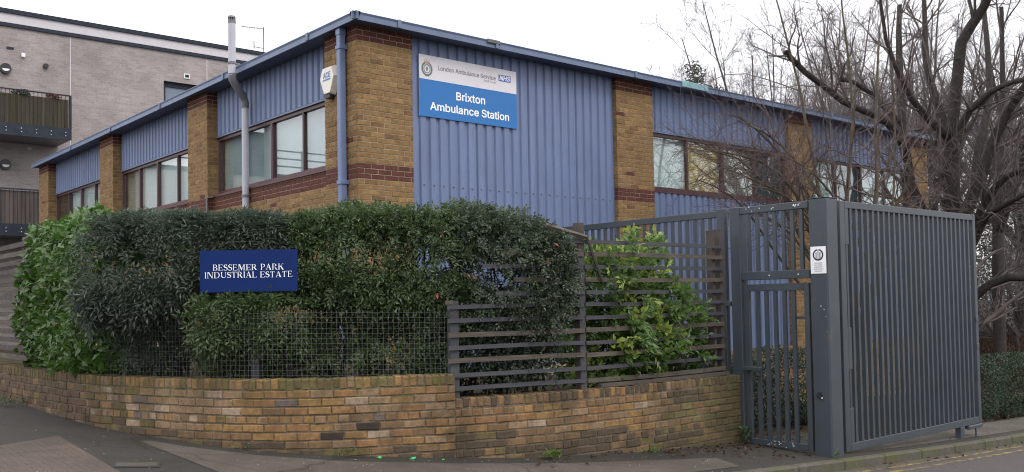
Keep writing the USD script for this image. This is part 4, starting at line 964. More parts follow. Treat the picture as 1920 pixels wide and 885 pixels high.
def hedge_points(blobs, n, rg, pw=2.6, shell=.22, rough=.10, freq=2.6, seed=0, bias=1.6):
    bl = np.array(blobs); vol = bl[:, 3] * bl[:, 4] * bl[:, 5]; got, gn = [], []; tot = 0
    while tot < n:
        k = rg.choice(len(bl), 40000, p=vol / vol.sum())
        u = rg.uniform(-1.3, 1.3, (40000, 3)) * bl[k, 3:6]
        P = bl[k, :3] + u[:, :1] * LU + u[:, 1:2] * LF + u[:, 2:3] * np.array([0, 0, 1.0])
        sd, nn = blob_sdf(P, blobs, pw, seed, rough, freq)
        depth = -sd / shell
        ok = (depth > 0) & (depth < 1) & (rg.uniform(0, 1, len(P)) < (1 - depth) ** bias)
        got.append(P[ok]); gn.append(nn[ok]); tot += ok.sum()
    return np.vstack(got)[:n], np.vstack(gn)[:n]
def foliage(blobs, n, rg, L, W, droop=.2, out=.6, rnd=.7, **kw):
    P, N = hedge_points(blobs, n, rg, **kw)
    D = N * out * .55 + rg.normal(0, rnd, P.shape) + np.array([0, 0, -droop])
    B = N * 1.0 + np.array([0, 0, .55]) + rg.normal(0, .42, P.shape)
    return leaf_mesh(P - D / np.linalg.norm(D, axis=1, keepdims=True) * L * .4, D, B, rg.uniform(.65, 1.25, n) * L, rg.uniform(.75, 1.2, n) * W)
def shift(blobs, d):
    """Blobs moved back (+) or towards the street (-)."""
    return [(x + LF[0] * d, y + LF[1] * d, *r) for x, y, *r in blobs]
def spray(P, N, rg, K, twig, L, W, droop=.2, out=.6, lift=.1, rnd=.5):
    """Leafy shoots: K leaves set alternately along a short twig at each point."""
    n = len(P); up = np.array([0, 0, 1.0])
    T = N * out + rg.normal(0, rnd, P.shape) + up * lift; T /= np.linalg.norm(T, axis=1, keepdims=True) + 1e-9
    B = N + up * .6 + rg.normal(0, .35, P.shape); S = np.cross(T, B); S /= np.linalg.norm(S, axis=1, keepdims=True) + 1e-9; B = np.cross(S, T)
    tw = twig * rg.uniform(.6, 1.35, n)
    t = np.linspace(.12, 1.0, K)[None, :, None]; sd = np.where(np.arange(K) % 2, 1.0, -1.0)[None, :, None]
    tip = (np.arange(K) == K - 1)[None, :, None]
    X = P[:, None] + T[:, None] * tw[:, None, None] * t - up * (t ** 2) * tw[:, None, None] * droop
    D = T[:, None] * (.55 + .5 * tip) + S[:, None] * sd * np.where(tip, .1, .85) + rg.normal(0, .22, X.shape) - up * droop * .5
    Bn = B[:, None] + rg.normal(0, .25, X.shape)
    sz = rg.uniform(.75, 1.2, (n, 1)) * rg.uniform(.75, 1.15, (n, K)) * (1.0 - .15 * t[:, :, 0])
    return leaf_mesh(X.reshape(-1, 3), D.reshape(-1, 3), Bn.reshape(-1, 3), (sz * L).ravel(), (sz * W).ravel())
HC = [(2.94, 10.75), (3.06, 10.55), (3.18, 10.35), (3.53, 9.92), (4.08, 9.64), (4.55, 9.42), (5.0, 8.92), (5.36, 8.56), (5.80, 8.20), (6.19, 7.93), (6.66, 7.71), (6.94, 7.58), (7.20, 7.46)]
HCP = Path(smooth_path(HC, 3)); _S = np.linspace(0, HCP.len, 240); _T = [HCP.at(d) for d in _S]
_P = np.array([t_[0] for t_ in _T]); _N = np.array([t_[2] for t_ in _T])
HKX = np.array([2.90, 3.02, 3.18, 3.42, 3.68, 4.02, 4.42, 4.70, 4.88, 5.10, 5.36, 5.80, 6.05, 6.40, 6.62, 6.86, 7.02, 7.17])
HKB = np.array([1.5, 1.40, 1.32, 1.36, 1.48, 1.62, 1.92, 1.86, 1.46, 1.42, 1.36, 1.34, 1.10, .95, .95, 1.0, 1.25, 1.6])
HKT = np.array([1.75, 2.10, 2.34, 2.40, 2.40, 2.38, 2.33, 2.28, 2.34, 2.38, 2.41, 2.43, 2.42, 2.40, 2.35, 2.28, 2.15, 1.9])
def run_points(n, x0, x1, rg, seed, hw=.42, zb=None, zt=None, shift_=0.0, depth=.16, drop=.38, amp=.10):
    """Points and outward normals through the outer shell of a hedge run that follows the wall."""
    m_ = n * 5
    i = rg.integers(0, len(_S), m_ * 3); i = i[(_P[i, 0] > x0) & (_P[i, 0] < x1)]; i = np.resize(i, m_)
    p, nn = _P[i].copy(), _N[i]; x = p[:, 0] + rg.normal(0, .02, m_)
    b_ = np.interp(x, HKX, HKB) if zb is None else np.full(m_, zb); t_ = np.interp(x, HKX, HKT) if zt is None else np.full(m_, zt)
    th = np.where(rg.uniform(0, 1, m_) < .86, rg.uniform(-.55 * np.pi, .75 * np.pi, m_), rg.uniform(-np.pi, np.pi, m_))
    c, s_ = np.cos(th), np.sin(th); e = .55
    w = np.sign(c) * np.abs(c) ** e; v = np.sign(s_) * np.abs(s_) ** e
    k = 1 - np.abs(rg.normal(0, depth, m_)); k = np.clip(k, .1, 1)
    end = np.minimum(1, np.minimum((x - x0 + .05) / .15, (x1 + .05 - x) / .15)); end = np.sqrt(np.clip(end, .15, 1))
    N = nn * (np.sign(c) * np.abs(c) ** 1.4)[:, None] + np.array([0, 0, 1.0]) * (np.sign(s_) * np.abs(s_) ** 1.4)[:, None]
    P = p + nn * (w * k * hw * end - shift_)[:, None]; P[:, 2] = (b_ + t_) / 2 + v * k * (t_ - b_) / 2 * end
    P += N * (((meshkit.fbm(P * 1.7, 2, seed) - .5) * 2 * amp) + ((meshkit.fbm(P * 6, 2, seed + 9) - .5) * amp))[:, None]
    P[:, :2] += (rg.normal(0, .03, (m_, 2)))
    keep = (meshkit.fbm(P * 3.4, 2, seed + 3) > drop) | (rg.uniform(0, 1, m_) < .18)
    return P[keep][:n], N[keep][:n]
def stems_for(roots, blobs, rg, n=14, r=.014):
    polys, rad = [], []
    bl = np.array(blobs)
    for i in range(n):
        a = np.array(roots[i % len(roots)], float) + [*rg.normal(0, .08, 2), 0]
        k = rg.choice(len(bl)); e = bl[k, :3] + rg.normal(0, .25, 3) * bl[k, 3:6]
        s = np.linspace(0, 1, 6)[:, None]
        p = a + (e - a) * s + rg.normal(0, .035, (6, 3)) * s * (1.2 - s); p[:, 2] += .12 * np.sin(np.pi * s[:, 0])
        polys.append(p); rad.append(np.linspace(r * rg.uniform(.7, 1.4), r * .35, 6))
    return tubes(np.array(polys), np.array(rad), 5)
HD = [(3.21, 10.39, 1.97, .43, .45, .45), (3.56, 9.96, 2.01, .62, .45, .42), (4.05, 9.6, 2.17, .62, .45, .24), (4.5, 9.41, 2.22, .43, .4, .17), (3.35, 10.16, 1.56, .45, .4, .31), (3.75, 9.87, 1.67, .31, .4, .31)]
HDL = [(3.62, 10.28, 1.05, .46, .3, .35), (3.9, 9.97, .98, .4, .3, .29)]
HM = [(5.05, 8.95, 1.94, .37, .5, .41), (5.42, 8.63, 2.06, .57, .55, .39), (5.89, 8.3, 2.1, .58, .55, .37), (5.0, 8.9, 1.61, .32, .4, .2), (5.5, 8.45, 1.6, .45, .4, .22)]
HG = [(6.35, 7.96, 2.05, .58, .55, .38), (6.86, 7.67, 2.0, .41, .55, .39), (7.15, 7.55, 1.9, .22, .5, .37), (6.0, 7.89, 1.56, .42, .45, .28), (6.49, 7.61, 1.44, .45, .5, .31), (6.92, 7.44, 1.51, .26, .5, .35)]
HGL = [(6.0, 8.5, 1.25, .6, .4, .5), (6.6, 8.25, 1.25, .6, .4, .5), (6.2, 8.3, .85, .7, .4, .55), (6.9, 8.1, .85, .6, .4, .55), (6.24, 7.9, .99, .34, .3, .4), (6.74, 7.62, .92, .4, .3, .34)]
HL = [(4.0, 9.76, 1.25, .5, .34, .24), (4.42, 9.38, 1.30, .5, .34, .22), (4.84, 9.02, 1.24, .4, .34, .25)]
HLL = [(4.25, 9.68, .97, .52, .3, .28), (4.73, 9.27, .96, .52, .3, .28), (5.26, 8.82, 1.01, .52, .3, .32), (5.73, 8.41, 1.05, .4, .3, .34)]
HD, HDL, HM, HG, HGL, HL, HLL = (shift(b, d) for b, d in ((HD, -.05), (HDL, -.1), (HM, -.1), (HG, -.30), (HGL, -.12), (HL, -.45), (HLL, -.42)))
rh = np.random.default_rng(101)
def hedge(name, label, cat_, base, layers, stems, stem_mat="bark"):
    h = thing(name, label, cat_, base)
    put(h, "leaves", [l_ for l_, _ in layers], layers[0][1]) if len({m_ for _, m_ in layers}) == 1 else [put(h, "leaves", l_, m_) for l_, m_ in layers]
    put(h, "stems", stems, stem_mat)
    return h
# laurel
HLA = []
for yy_ in np.arange(10.75, 13.2, .45):
    HLA.append((3.52, yy_, 1.55, .62, .45, .92))
P, N = [], []
def laurel_pts(n, rg):
    """Clipped laurel block along the wall: leaves on the street face, the top and the two ends."""
    y = rg.uniform(10.38, 13.6, n * 2); z = rg.uniform(.66, 2.52, n * 2); x = rg.uniform(2.9, 4.2, n * 2)
    p = np.column_stack([x, y, z]); nb_ = .16 * (meshkit.fbm(p * 2.2, 3, 5) - .5) * 2
    q_ = np.column_stack([(x - 3.62) / .66, (y - 11.95) / 1.62, (z - 1.56) / .95])
    r_ = (np.abs(q_) ** 5).sum(1) ** .2; sd = (r_ - 1) * .7 + nb_
    ok = (sd < 0) & (sd > -.3) & (rg.uniform(0, 1, len(p)) < np.exp(sd * 9))
    nn = np.sign(q_) * np.abs(q_) ** 4; nn /= np.linalg.norm(nn, axis=1, keepdims=True) + 1e-9
    return p[ok][:n], nn[ok][:n]
P, N = laurel_pts(60000, rh)
P, N = P[:8500], N[:8500]
D = N * .40 + rh.normal(0, .55, P.shape) + [0, 0, .15]
lv = leaf_mesh(P - D * .03, D, N * .95 + np.array([0, 0, .5]) + rh.normal(0, .35, P.shape), rh.uniform(.085, .145, len(P)), rh.uniform(.046, .066, len(P)), .15)
lv2 = foliage([(4.5, 12.0, 2.3, .8, .6, .3), (4.2, 11.2, 2.36, .5, .5, .2)], 1500, rh, .12, .045, droop=-.2, shell=.25)
hedge("laurel_hedge", "tall clipped bright green laurel at the far end of the bed", "hedge", (3.6, 11.9, .6), [(lv, "leaf_laurel"), (lv2, "leaf_laurel")],
      stems_for([(3.6, 10.8, .55), (3.6, 11.5, .55), (3.6, 12.3, .55), (3.6, 13, .55)], [(3.6, 11.9, 1.6, .5, 1.0, .7)], rh, 22, .018))
def runspray(n, x0, x1, seed, K, twig, L, W, droop, out, lift, rnd, **kw):
    rg_ = np.random.default_rng(seed); P, N = run_points(n, x0, x1, rg_, seed, **kw); return spray(P, N, rg_, K, twig, L, W, droop, out, lift, rnd)
hedge("dark_hedge", "dark narrow-leaved evergreen hedge above the estate name board", "hedge", (3.8, 9.9, .6),
      [(runspray(4200, 3.13, 4.85, 201, 9, .17, .082, .020, .55, .75, .0, .5), "leaf_dark"), (runspray(380, 3.3, 3.95, 203, 8, .15, .07, .018, .3, .5, 0, .5, zb=.80, zt=1.4, hw=.2, drop=.40, depth=.5, shift_=.16), "leaf_dark")],
      stems_for([(3.5, 10.3, .55), (3.8, 9.95, .55), (4.2, 9.7, .55)], HD, rh, 26, .018))
hedge("evergreen_hedge", "tall mid green evergreen hedge between the name board and the slatted fence", "hedge", (5.4, 8.7, .6),
      [(runspray(5400, 4.72, 6.2, 211, 8, .14, .064, .026, .3, .7, .05, .5, hw=.46, drop=.28, depth=.26), "leaf_mid"), (runspray(1050, 4.9, 6.0, 213, 7, .15, .062, .025, .3, .6, 0, .6, zb=.75, zt=1.4, hw=.34, drop=.5, depth=.5), "leaf_mid")],
      stems_for([(5.0, 9.0, .55), (5.32, 8.62, .55), (5.42, 8.72, .55), (5.8, 8.4, .55)], HM, rh, 30, .022))
hedge("overhanging_hedge", "greyish small-leaved hedge spilling over the slatted fence", "hedge", (6.5, 7.9, .35),
      [(runspray(5000, 6.0, 7.15, 221, 8, .11, .046, .027, .3, .7, .05, .55, hw=.46, drop=.25, depth=.30), "leaf_grey"), (foliage(HGL, 10500, rh, .05, .026, shell=.4, bias=.3, rough=.2, freq=3.5), "leaf_grey"),
       (foliage(HG, 14, rh, .06, .03, rough=.1), "red_leaf")],
      stems_for([(6.1, 8.1, .3), (6.5, 7.9, .3), (6.9, 7.7, .3)], HG, rh, 24))
hedge("low_hedge", "low clipped hedge under the estate name board behind the mesh", "hedge", (4.4, 9.4, .6),
      [(runspray(1500, 3.95, 5.0, 231, 8, .15, .068, .023, .45, .7, .0, .5, zb=1.06, zt=1.50, hw=.34, shift_=-.38, amp=.08, drop=.35), "leaf_low"), (runspray(900, 3.95, 5.1, 233, 7, .15, .064, .022, .3, .6, 0, .6, zb=.72, zt=1.25, hw=.30, shift_=-.10, drop=.45, depth=.5), "leaf_low")],
      stems_for([(4.1, 9.7, .55), (4.3, 9.2, .55), (4.62, 9.0, .55), (4.85, 8.95, .55)], HL, rh, 24, .02))
HA = [(7.72, 7.62, 1.36, .54, .36, .82), (8.32, 7.62, 1.26, .52, .36, .84), (8.88, 7.62, 1.05, .44, .32, .62), (9.25, 7.6, .78, .28, .26, .40)]
rya = np.random.default_rng(241)
def blobspray(blobs, n, K, twig, L, W, droop, out, lift, rnd, **kw):
    P, N = hedge_points(blobs, n, rya, **kw); return spray(P, N, rya, K, twig, L, W, droop, out, lift, rnd)
hedge("spotted_laurel", "yellow and green broad-leaved shrub behind the slats near the gate", "shrub", (8.3, 7.9, .35),
      [(blobspray(HA, 1150, 7, .15, .118, .058, .15, .9, .25, .45, shell=.34, bias=.8, rough=.30, freq=2.4), "leaf_yellow"), (blobspray(HA, 360, 6, .12, .115, .05, .1, 1.0, .45, .45, shell=.16, rough=.32, freq=2.4), "leaf_yellow2")], stems_for([(7.8, 7.9, .28), (8.4, 7.95, .28), (8.9, 7.95, .28)], HA, rh, 22))
HY = [(11.15, 8.7, .0, .75, .5, .52), (11.9, 8.8, -.05, .7, .5, .5)]
HY2 = [(13.1, 8.9, -.02, .85, .6, .6), (14.2, 8.9, -.1, .8, .6, .6)]
hedge("yard_shrub", "dark glossy shrub seen through the bars of the pedestrian gate", "shrub", (11.3, 8.7, -.45), [(foliage(HY, 12000, rh, .055, .028, rough=.14), "leaf_yard")], stems_for([(11.0, 8.7, -.5), (11.6, 8.8, -.5)], HY, rh, 22))
hedge("yard_shrub", "dark shrub seen through the bars of the vehicle gate", "shrub", (13.4, 8.9, -.6), [(foliage(HY2, 11000, rh, .055, .026, rough=.16), "leaf_yard")], stems_for([(13.0, 8.9, -.65), (14, 8.9, -.65)], HY2, rh, 22))
HR = [(17.4, 7.9, -.30, .8, .55, .62), (18.6, 7.6, -.32, .9, .55, .60), (20.0, 7.3, -.36, 1.0, .6, .6)]
hedge("box_hedge", "low dense small-leaved hedge beyond the free end of the vehicle gate", "hedge", (18.3, 7.7, -.95), [(foliage(HR, 20000, rh, .042, .024, rough=.09), "leaf_box")], stems_for([(17.4, 7.9, -.95), (18.6, 7.6, -.95), (19.8, 7.4, -.98)], HR, rh, 22))

# ------------------------------------------------------------------ bare trees
def grow(rg, P0, D0, L, R, n, wander, lift):
    N = len(P0); pts = np.empty((N, n, 3)); pts[:, 0] = P0; d = D0.copy(); step = (L / (n - 1))[:, None]
    for i in range(1, n):
        d = d + rg.normal(0, wander, d.shape) + np.array([0, 0, lift]); d /= np.linalg.norm(d, axis=1, keepdims=True)
        pts[:, i] = pts[:, i - 1] + d * step
    s = np.linspace(0, 1, n)[None]
    return pts, R[:, None] * (1 - .68 * s)
def children(rg, pts, rad, per, lo, hi, ang, ratio, rratio, minlen=.12):
    N, n, _ = pts.shape; k = rg.poisson(per, N) if np.ndim(per) == 0 else rg.poisson(per)
    par = np.repeat(np.arange(N), k); fr = rg.uniform(lo, hi, len(par)); x = fr * (n - 1); i = np.minimum(x.astype(int), n - 2); t = (x - i)[:, None]
    P0 = pts[par, i] * (1 - t) + pts[par, i + 1] * t
    d = pts[par, i + 1] - pts[par, i]; d /= np.linalg.norm(d, axis=1, keepdims=True) + 1e-9
    r = rg.normal(0, 1, d.shape); r -= (r * d).sum(1, keepdims=True) * d; r /= np.linalg.norm(r, axis=1, keepdims=True)
    a = rg.normal(ang, .18, len(par))[:, None]
    D0 = d * np.cos(a) + r * np.sin(a)
    plen = np.linalg.norm(np.diff(pts, axis=1), axis=2).sum(1)[par]
    L = np.maximum(minlen, plen * ratio * (1.15 - .6 * fr) * rg.uniform(.6, 1.25, len(par)))
    R = (rad[par, i] * rratio)
    return P0, D0, L, R
def limb_arrays(limbs, n=9):
    out, rad = [], []
    for pts, r0, r1 in limbs:
        p = smooth3(np.array(pts, float)); Ls = LineString(p); s = np.linspace(0, Ls.length, n)
        q_ = np.array([np.array(Ls.interpolate(d).coords[0]) for d in s]); out.append(q_); rad.append(np.linspace(r0, r1, n))
    return np.array(out), np.array(rad)
def smooth3(p, n=2):
    for _ in range(n):
        q_ = np.empty((2 * len(p) - 2, 3)); q_[0::2] = p[:-1] * .75 + p[1:] * .25; q_[1::2] = p[:-1] * .25 + p[1:] * .75
        p = np.vstack([p[:1], q_, p[-1:]])
    return p
def tree(name, label, base, limbs, rg, levels, mats=("bark", "twig"), trunk=None, jitter=.012, n=9):
    """limbs: polylines (points, r0, r1). levels: list of (per, lo, hi, angle, ratio, rratio, points, wander, lift, sides, minr)."""
    t_ = thing(name, label, "tree", base)
    pts, rad = limb_arrays(limbs, n)
    pts[:, 1:] += rg.normal(0, jitter, pts[:, 1:].shape)
    put(t_, "trunk", tubes(pts, rad, 9), mats[0], smooth=True)
    parts = []; cur = (pts, rad)
    allp = [(pts, rad)]
    for (per, lo, hi, ang, ratio, rr, np_, wan, lift, k, minr) in levels:
        src = cur
        P0, D0, L, R = children(rg, src[0], src[1], per, lo, hi, ang, ratio, rr)
        a, b = grow(rg, P0, D0, L, np.maximum(R, minr), np_, wan, lift)
        parts.append(tubes(a, np.maximum(b, minr * .55), k, cap=False)); cur = (a, b)
    put(t_, "crown", parts, mats[1])
    return t_
# large multi-limbed tree past the end of the building
LB = [([(20.2, 9.1, -1.1), (20.15, 9.09, .6), (20.13, 9.08, 1.76), (20.11, 9.07, 2.9), (20.09, 9.05, 3.92), (20.06, 9.03, 4.9)], .22, .15),
      ([(20.06, 9.03, 4.7), (19.29, 9.15, 5.08), (18.76, 9.19, 5.38), (18.29, 9.19, 5.75), (17.66, 9.17, 6.3), (17.3, 9.1, 7.4)], .10, .03),
      ([(20.06, 9.03, 4.8), (20.14, 9.33, 5.46), (20.15, 9.54, 6.31), (20.19, 9.61, 6.81), (20.61, 9.75, 7.63), (20.9, 9.9, 9.2)], .10, .035),
      ([(20.06, 9.02, 4.8), (20.1, 8.96, 5.73), (20.11, 8.91, 6.52), (20.09, 8.64, 6.92), (20.06, 8.26, 7.33), (19.74, 7.85, 7.76), (19.4, 7.2, 9.0)], .125, .04),
      ([(20.09, 9.0, 4.6), (19.82, 8.55, 5.23), (19.56, 7.85, 5.51), (19.31, 7.4, 5.55), (19.42, 6.91, 5.47)], .085, .035),
      ([(20.13, 9.07, 2.5), (20.78, 8.85, 3.72), (21.17, 8.87, 4.92), (21.76, 8.86, 5.69), (21.96, 9.02, 6.97), (22.6, 9.32, 8.52)], .13, .04),
      ([(20.13, 9.07, 2.4), (20.13, 8.34, 4.17), (20.06, 7.97, 4.89), (20.05, 7.7, 5.28), (19.8, 7.23, 5.8), (19.6, 6.6, 7.0)], .14, .04),
      ([(20.14, 9.07, 2.0), (19.9, 8.4, 3.2), (19.5, 7.8, 3.70), (19.13, 7.24, 3.79), (18.57, 6.4, 3.79)], .09, .04),
      ([(20.15, 9.07, 1.6), (19.9, 8.5, 2.6), (19.62, 8.17, 3.02), (18.98, 7.4, 3.18), (18.36, 6.6, 3.32)], .085, .035),
      ([(20.15, 9.09, 2.2), (19.9, 9.4, 2.9), (19.77, 9.61, 3.27), (19.55, 9.76, 4.07), (19.64, 9.9, 5.14), (19.78, 9.98, 6.47), (20.18, 10.11, 7.87)], .15, .05),
      ([(19.6, 9.78, 4.3), (18.9, 9.6, 4.85), (17.88, 9.56, 5.06), (16.75, 9.61, 5.14), (15.9, 9.65, 5.5), (15.37, 9.71, 5.76), (15.02, 9.73, 5.93)], .085, .05),
      ([(19.64, 9.9, 5.1), (18.83, 10.29, 5.92), (18.26, 10.52, 6.02)], .06, .045),
      ([(20.15, 9.09, .9), (20.0, 8.3, 1.7), (19.9, 7.6, 1.75), (19.85, 6.9, 1.35), (19.8, 6.0, .75)], .10, .05)]
LV = [(11, .22, 1., .75, .42, .38, 7, .14, .06, 4, .0055), (7, .15, 1., .7, .50, .55, 5, .17, .045, 3, .0032), (4.2, .1, 1., .6, .55, .6, 4, .14, .06, 3, .0026)]
tree("bare_tree", "large leafless tree with thick forking limbs beyond the building end", (20.2, 9.1, -1), LB, np.random.default_rng(31), LV, ("bark", "twig"))
LS = [([(15.75, 9.0, -.8), (15.67, 9.01, .97), (15.41, 9.03, 2.41), (15.05, 9.05, 3.07), (14.45, 9.13, 3.7), (13.68, 9.24, 4.19), (12.85, 9.29, 4.34)], .05, .008),
      ([(15.79, 8.97, -.8), (15.74, 8.93, 1.35), (15.61, 8.97, 2.71), (15.64, 8.91, 3.57), (15.71, 8.81, 4.53), (15.62, 8.83, 5.79), (15.5, 8.88, 7.2)], .055, .01),
      ([(15.72, 9.04, -.8), (15.52, 9.12, 1.36), (14.78, 9.15, 2.87), (14.07, 9.21, 3.49), (13.24, 9.37, 3.81), (12.21, 9.46, 3.81)], .05, .007),
      ([(15.83, 8.94, -.8), (15.88, 8.81, 1.35), (16.17, 8.76, 2.71), (16.46, 8.74, 3.61), (16.56, 8.85, 4.94), (17.01, 8.93, 6.6)], .06, .012),
      ([(15.75, 9.0, -.8), (15.59, 9.06, 1.36), (15.32, 9.22, 2.71), (15.16, 9.31, 3.87), (15.01, 9.39, 5.03), (14.74, 9.56, 6.2), (14.51, 9.71, 7.4)], .045, .009),
      ([(15.84, 8.93, -.8), (15.92, 8.77, 1.35), (15.97, 8.41, 2.58), (15.97, 7.98, 3.4), (15.76, 7.49, 3.9)], .045, .01),
      ([(15.75, 9.0, -.8), (15.37, 9.0, .98), (14.67, 9.0, 2.48), (13.97, 9.05, 3.1), (13.13, 9.1, 3.32), (12.25, 9.18, 3.5)], .045, .006),
      ([(15.8, 9.0, -.8), (16.4, 8.9, 1.5), (17.0, 8.8, 2.8), (17.4, 8.9, 4.2), (17.6, 9.0, 6.0)], .055, .012)]
LS += [([(15.7, 9.0, .6), (15.2, y0_, 1.9 + dz_), (14.4, y0_ + .1, 2.9 + dz_), (13.4, y0_ + .2, 3.5 + dz_), (12.5, y0_ + .2, 3.55 + dz_), (xe_, y0_ + .1, 3.4 + dz_)], .035, .005) for y0_, dz_, xe_ in ((8.6, -.35, 12.0), (9.5, .35, 11.9), (9.9, -.1, 12.4), (8.3, .15, 12.6), (9.2, .9, 12.2), (8.9, -.7, 13.0))]
LVS = [(17, .28, 1., .8, .30, .42, 7, .19, .015, 4, .0042), (7, .12, 1., .8, .48, .6, 5, .20, .02, 3, .0026), (3.2, .1, 1., .7, .55, .65, 4, .16, .05, 3, .0021)]
tree("small_bare_tree", "slender many-stemmed leafless tree in front of the blue cladding behind the gate", (15.75, 9.0, -.8), LS, np.random.default_rng(33), LVS, ("bark_mossy", "twig_red"))
tree("bare_tree", "straight dark tree trunk rising behind the low end hedge", (22.95, 9.4, -1), [([(22.96, 9.4, -1.1), (22.96, 9.4, .16), (22.95, 9.35, 1.28), (23.16, 9.39, 2.29), (23.43, 9.51, 3.32), (24.03, 9.56, 5.32), (24.3, 9.6, 8.5)], .15, .05), ([(23.3, 9.45, 2.8), (22.9, 8.8, 4.0), (22.6, 8.3, 5.6), (22.7, 8.0, 7.4)], .08, .03)],
     np.random.default_rng(35), [(18, .25, 1., .75, .35, .42, 6, .1, .08, 4, .008)] + LV[1:], ("bark", "twig"))
# distant bare trees: one built, the rest copies turned and scaled
def far_tree(name, label, base, h, seed, group=None):
    rgf = np.random.default_rng(seed); b = np.array(base)
    limbs = [([b, b + [.1, 0, h * .2], b + [0.05, .1, h * .34], b + [.3, .1, h * .48], b + [.6, .3, h * .66]], h * .013, h * .003)]
    for a in np.arange(11) / 11 * 6.283 * 2:
        z0 = h * rgf.uniform(.16, .4); r_ = h * rgf.uniform(.12, .32)
        limbs.append(([b + [.05, 0, z0], b + [r_ * .4 * math.cos(a), r_ * .4 * math.sin(a), z0 + h * .14], b + [r_ * .8 * math.cos(a), r_ * .8 * math.sin(a), z0 + h * .32], b + [r_ * math.cos(a), r_ * math.sin(a), z0 + h * .54]], h * .0072, h * .0012))
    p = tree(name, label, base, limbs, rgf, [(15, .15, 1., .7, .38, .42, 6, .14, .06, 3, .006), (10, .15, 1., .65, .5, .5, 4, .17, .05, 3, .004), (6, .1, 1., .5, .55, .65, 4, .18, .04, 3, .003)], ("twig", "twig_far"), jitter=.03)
    if group: stage.GetPrimAtPath(p).SetCustomDataByKey("group", group)
    return p
GT = "leafless trees in the distance beyond the building"
ft = far_tree("distant_tree", "distant leafless tree whose crown tops the roof edge, nearest the sign", (26.0, 21.0, -1), 9.6, 41, GT)
ft2 = far_tree("distant_tree", "distant leafless tree filling the sky behind the thick forking limbs", (31.0, 15.5, -1), 14.0, 43, GT)
def copy_tree(src, label, base, rot, sc):
    p = path_for("/World", "distant_tree"); x_ = UsdGeom.Xform.Define(stage, p)
    pr = x_.GetPrim(); pr.GetReferences().AddInternalReference(src); 
    x_.ClearXformOpOrder()
    x_.AddTranslateOp(opSuffix="place").Set(Gf.Vec3d(*base)); x_.AddRotateZOp().Set(rot); x_.AddScaleOp().Set(Gf.Vec3f(sc, sc, sc))
    tag(pr, label, "tree", GT); pr.SetInstanceable(True)
copy_tree(ft, "distant leafless tree standing just over the teal roof flashing, ivy beside it", (27.2, 19.6, -1), 75, 1.18)
copy_tree(ft, "distant leafless tree behind the upper stems of the slender tree", (29.0, 18.4, -1), 160, 1.4)
copy_tree(ft, "distant leafless tree between the teal roof flashing and the broken stub limb", (30.5, 20.6, -1), 250, 1.35)
copy_tree(ft2, "distant leafless tree behind the broken stub limb", (29.6, 15.2, -1), 110, .95)
copy_tree(ft2, "distant leafless tree above the free end of the vehicle gate", (34.0, 13.0, -1), 220, 1.0)
copy_tree(ft2, "distant leafless tree at the very edge of the view past the hedge", (33.0, 9.4, -1), 300, .98)
copy_tree(ft, "distant leafless tree low behind the palisade fence", (40.5, 14.5, -1), 20, .9)
copy_tree(ft, "low twiggy leafless tree beside the dark trunk behind the end hedge", (26.8, 10.4, -1.6), 40, .62)
copy_tree(ft, "low twiggy leafless tree leaning over the palisade fence at the edge of the view", (30.5, 9.6, -2.2), 140, .7)
# ivy clump in the tree above the roof edge
iv = [(26.1, 20.6, 9.15, .35, .4, .5), (26.5, 20.3, 8.55, .45, .4, .42)]
top("ivy_clump", foliage(iv, 900, rh, .10, .07, shell=.4, bias=.5, rough=.25), "leaf_ivy", "dark ivy clump hanging in the branches above the roof edge", "ivy")

# ------------------------------------------------------------------ background beyond the gate
pf = thing("palisade_fence", "pale blue-grey palisade fence far behind the end hedge", "fence", (38, 15, -.3))
pa, pb_ = np.array([34.5, 20.5, 0]), np.array([43.0, 11.0, 0]); pu = (pb_ - pa) / np.linalg.norm(pb_ - pa); pn = np.array([pu[1], -pu[0], 0])
Lp = np.linalg.norm(pb_ - pa); k = 0; s = 0
while s < Lp:
    c = pa + pu * s
    prof = Polygon([(-.034, 0), (.034, 0), (.034, 2.0), (0.0, 2.12), (-.034, 2.0)])
    put(pf, "pale", on_wall(extrude(prof, .012), c + np.array([0, 0, -.05]), pu, -pn if np.dot(pn, -LF) < 0 else pn), "palisade_paint"); s += .155
for zz_ in (.3, 1.65): put(pf, "rail", obox((pa + pb_) / 2 + np.array([0, 0, zz_]) + LF * .04, pu, pn, Lp / 2, .02, .03), "palisade_paint")
rw = thing("retaining_wall", "dark low retaining wall under the palisade fence", "wall", (38, 15, -1.5))
put(rw, "upper_beam", obox((pa + pb_) / 2 + np.array([0, 0, -.16]), pu, pn, Lp / 2 + 4, .15, .10), "far_trim")
put(rw, "lower_beam", obox((pa + pb_) / 2 + np.array([0, 0, -.85]), pu, pn, Lp / 2 + 4, .13, .58), "old_timber")
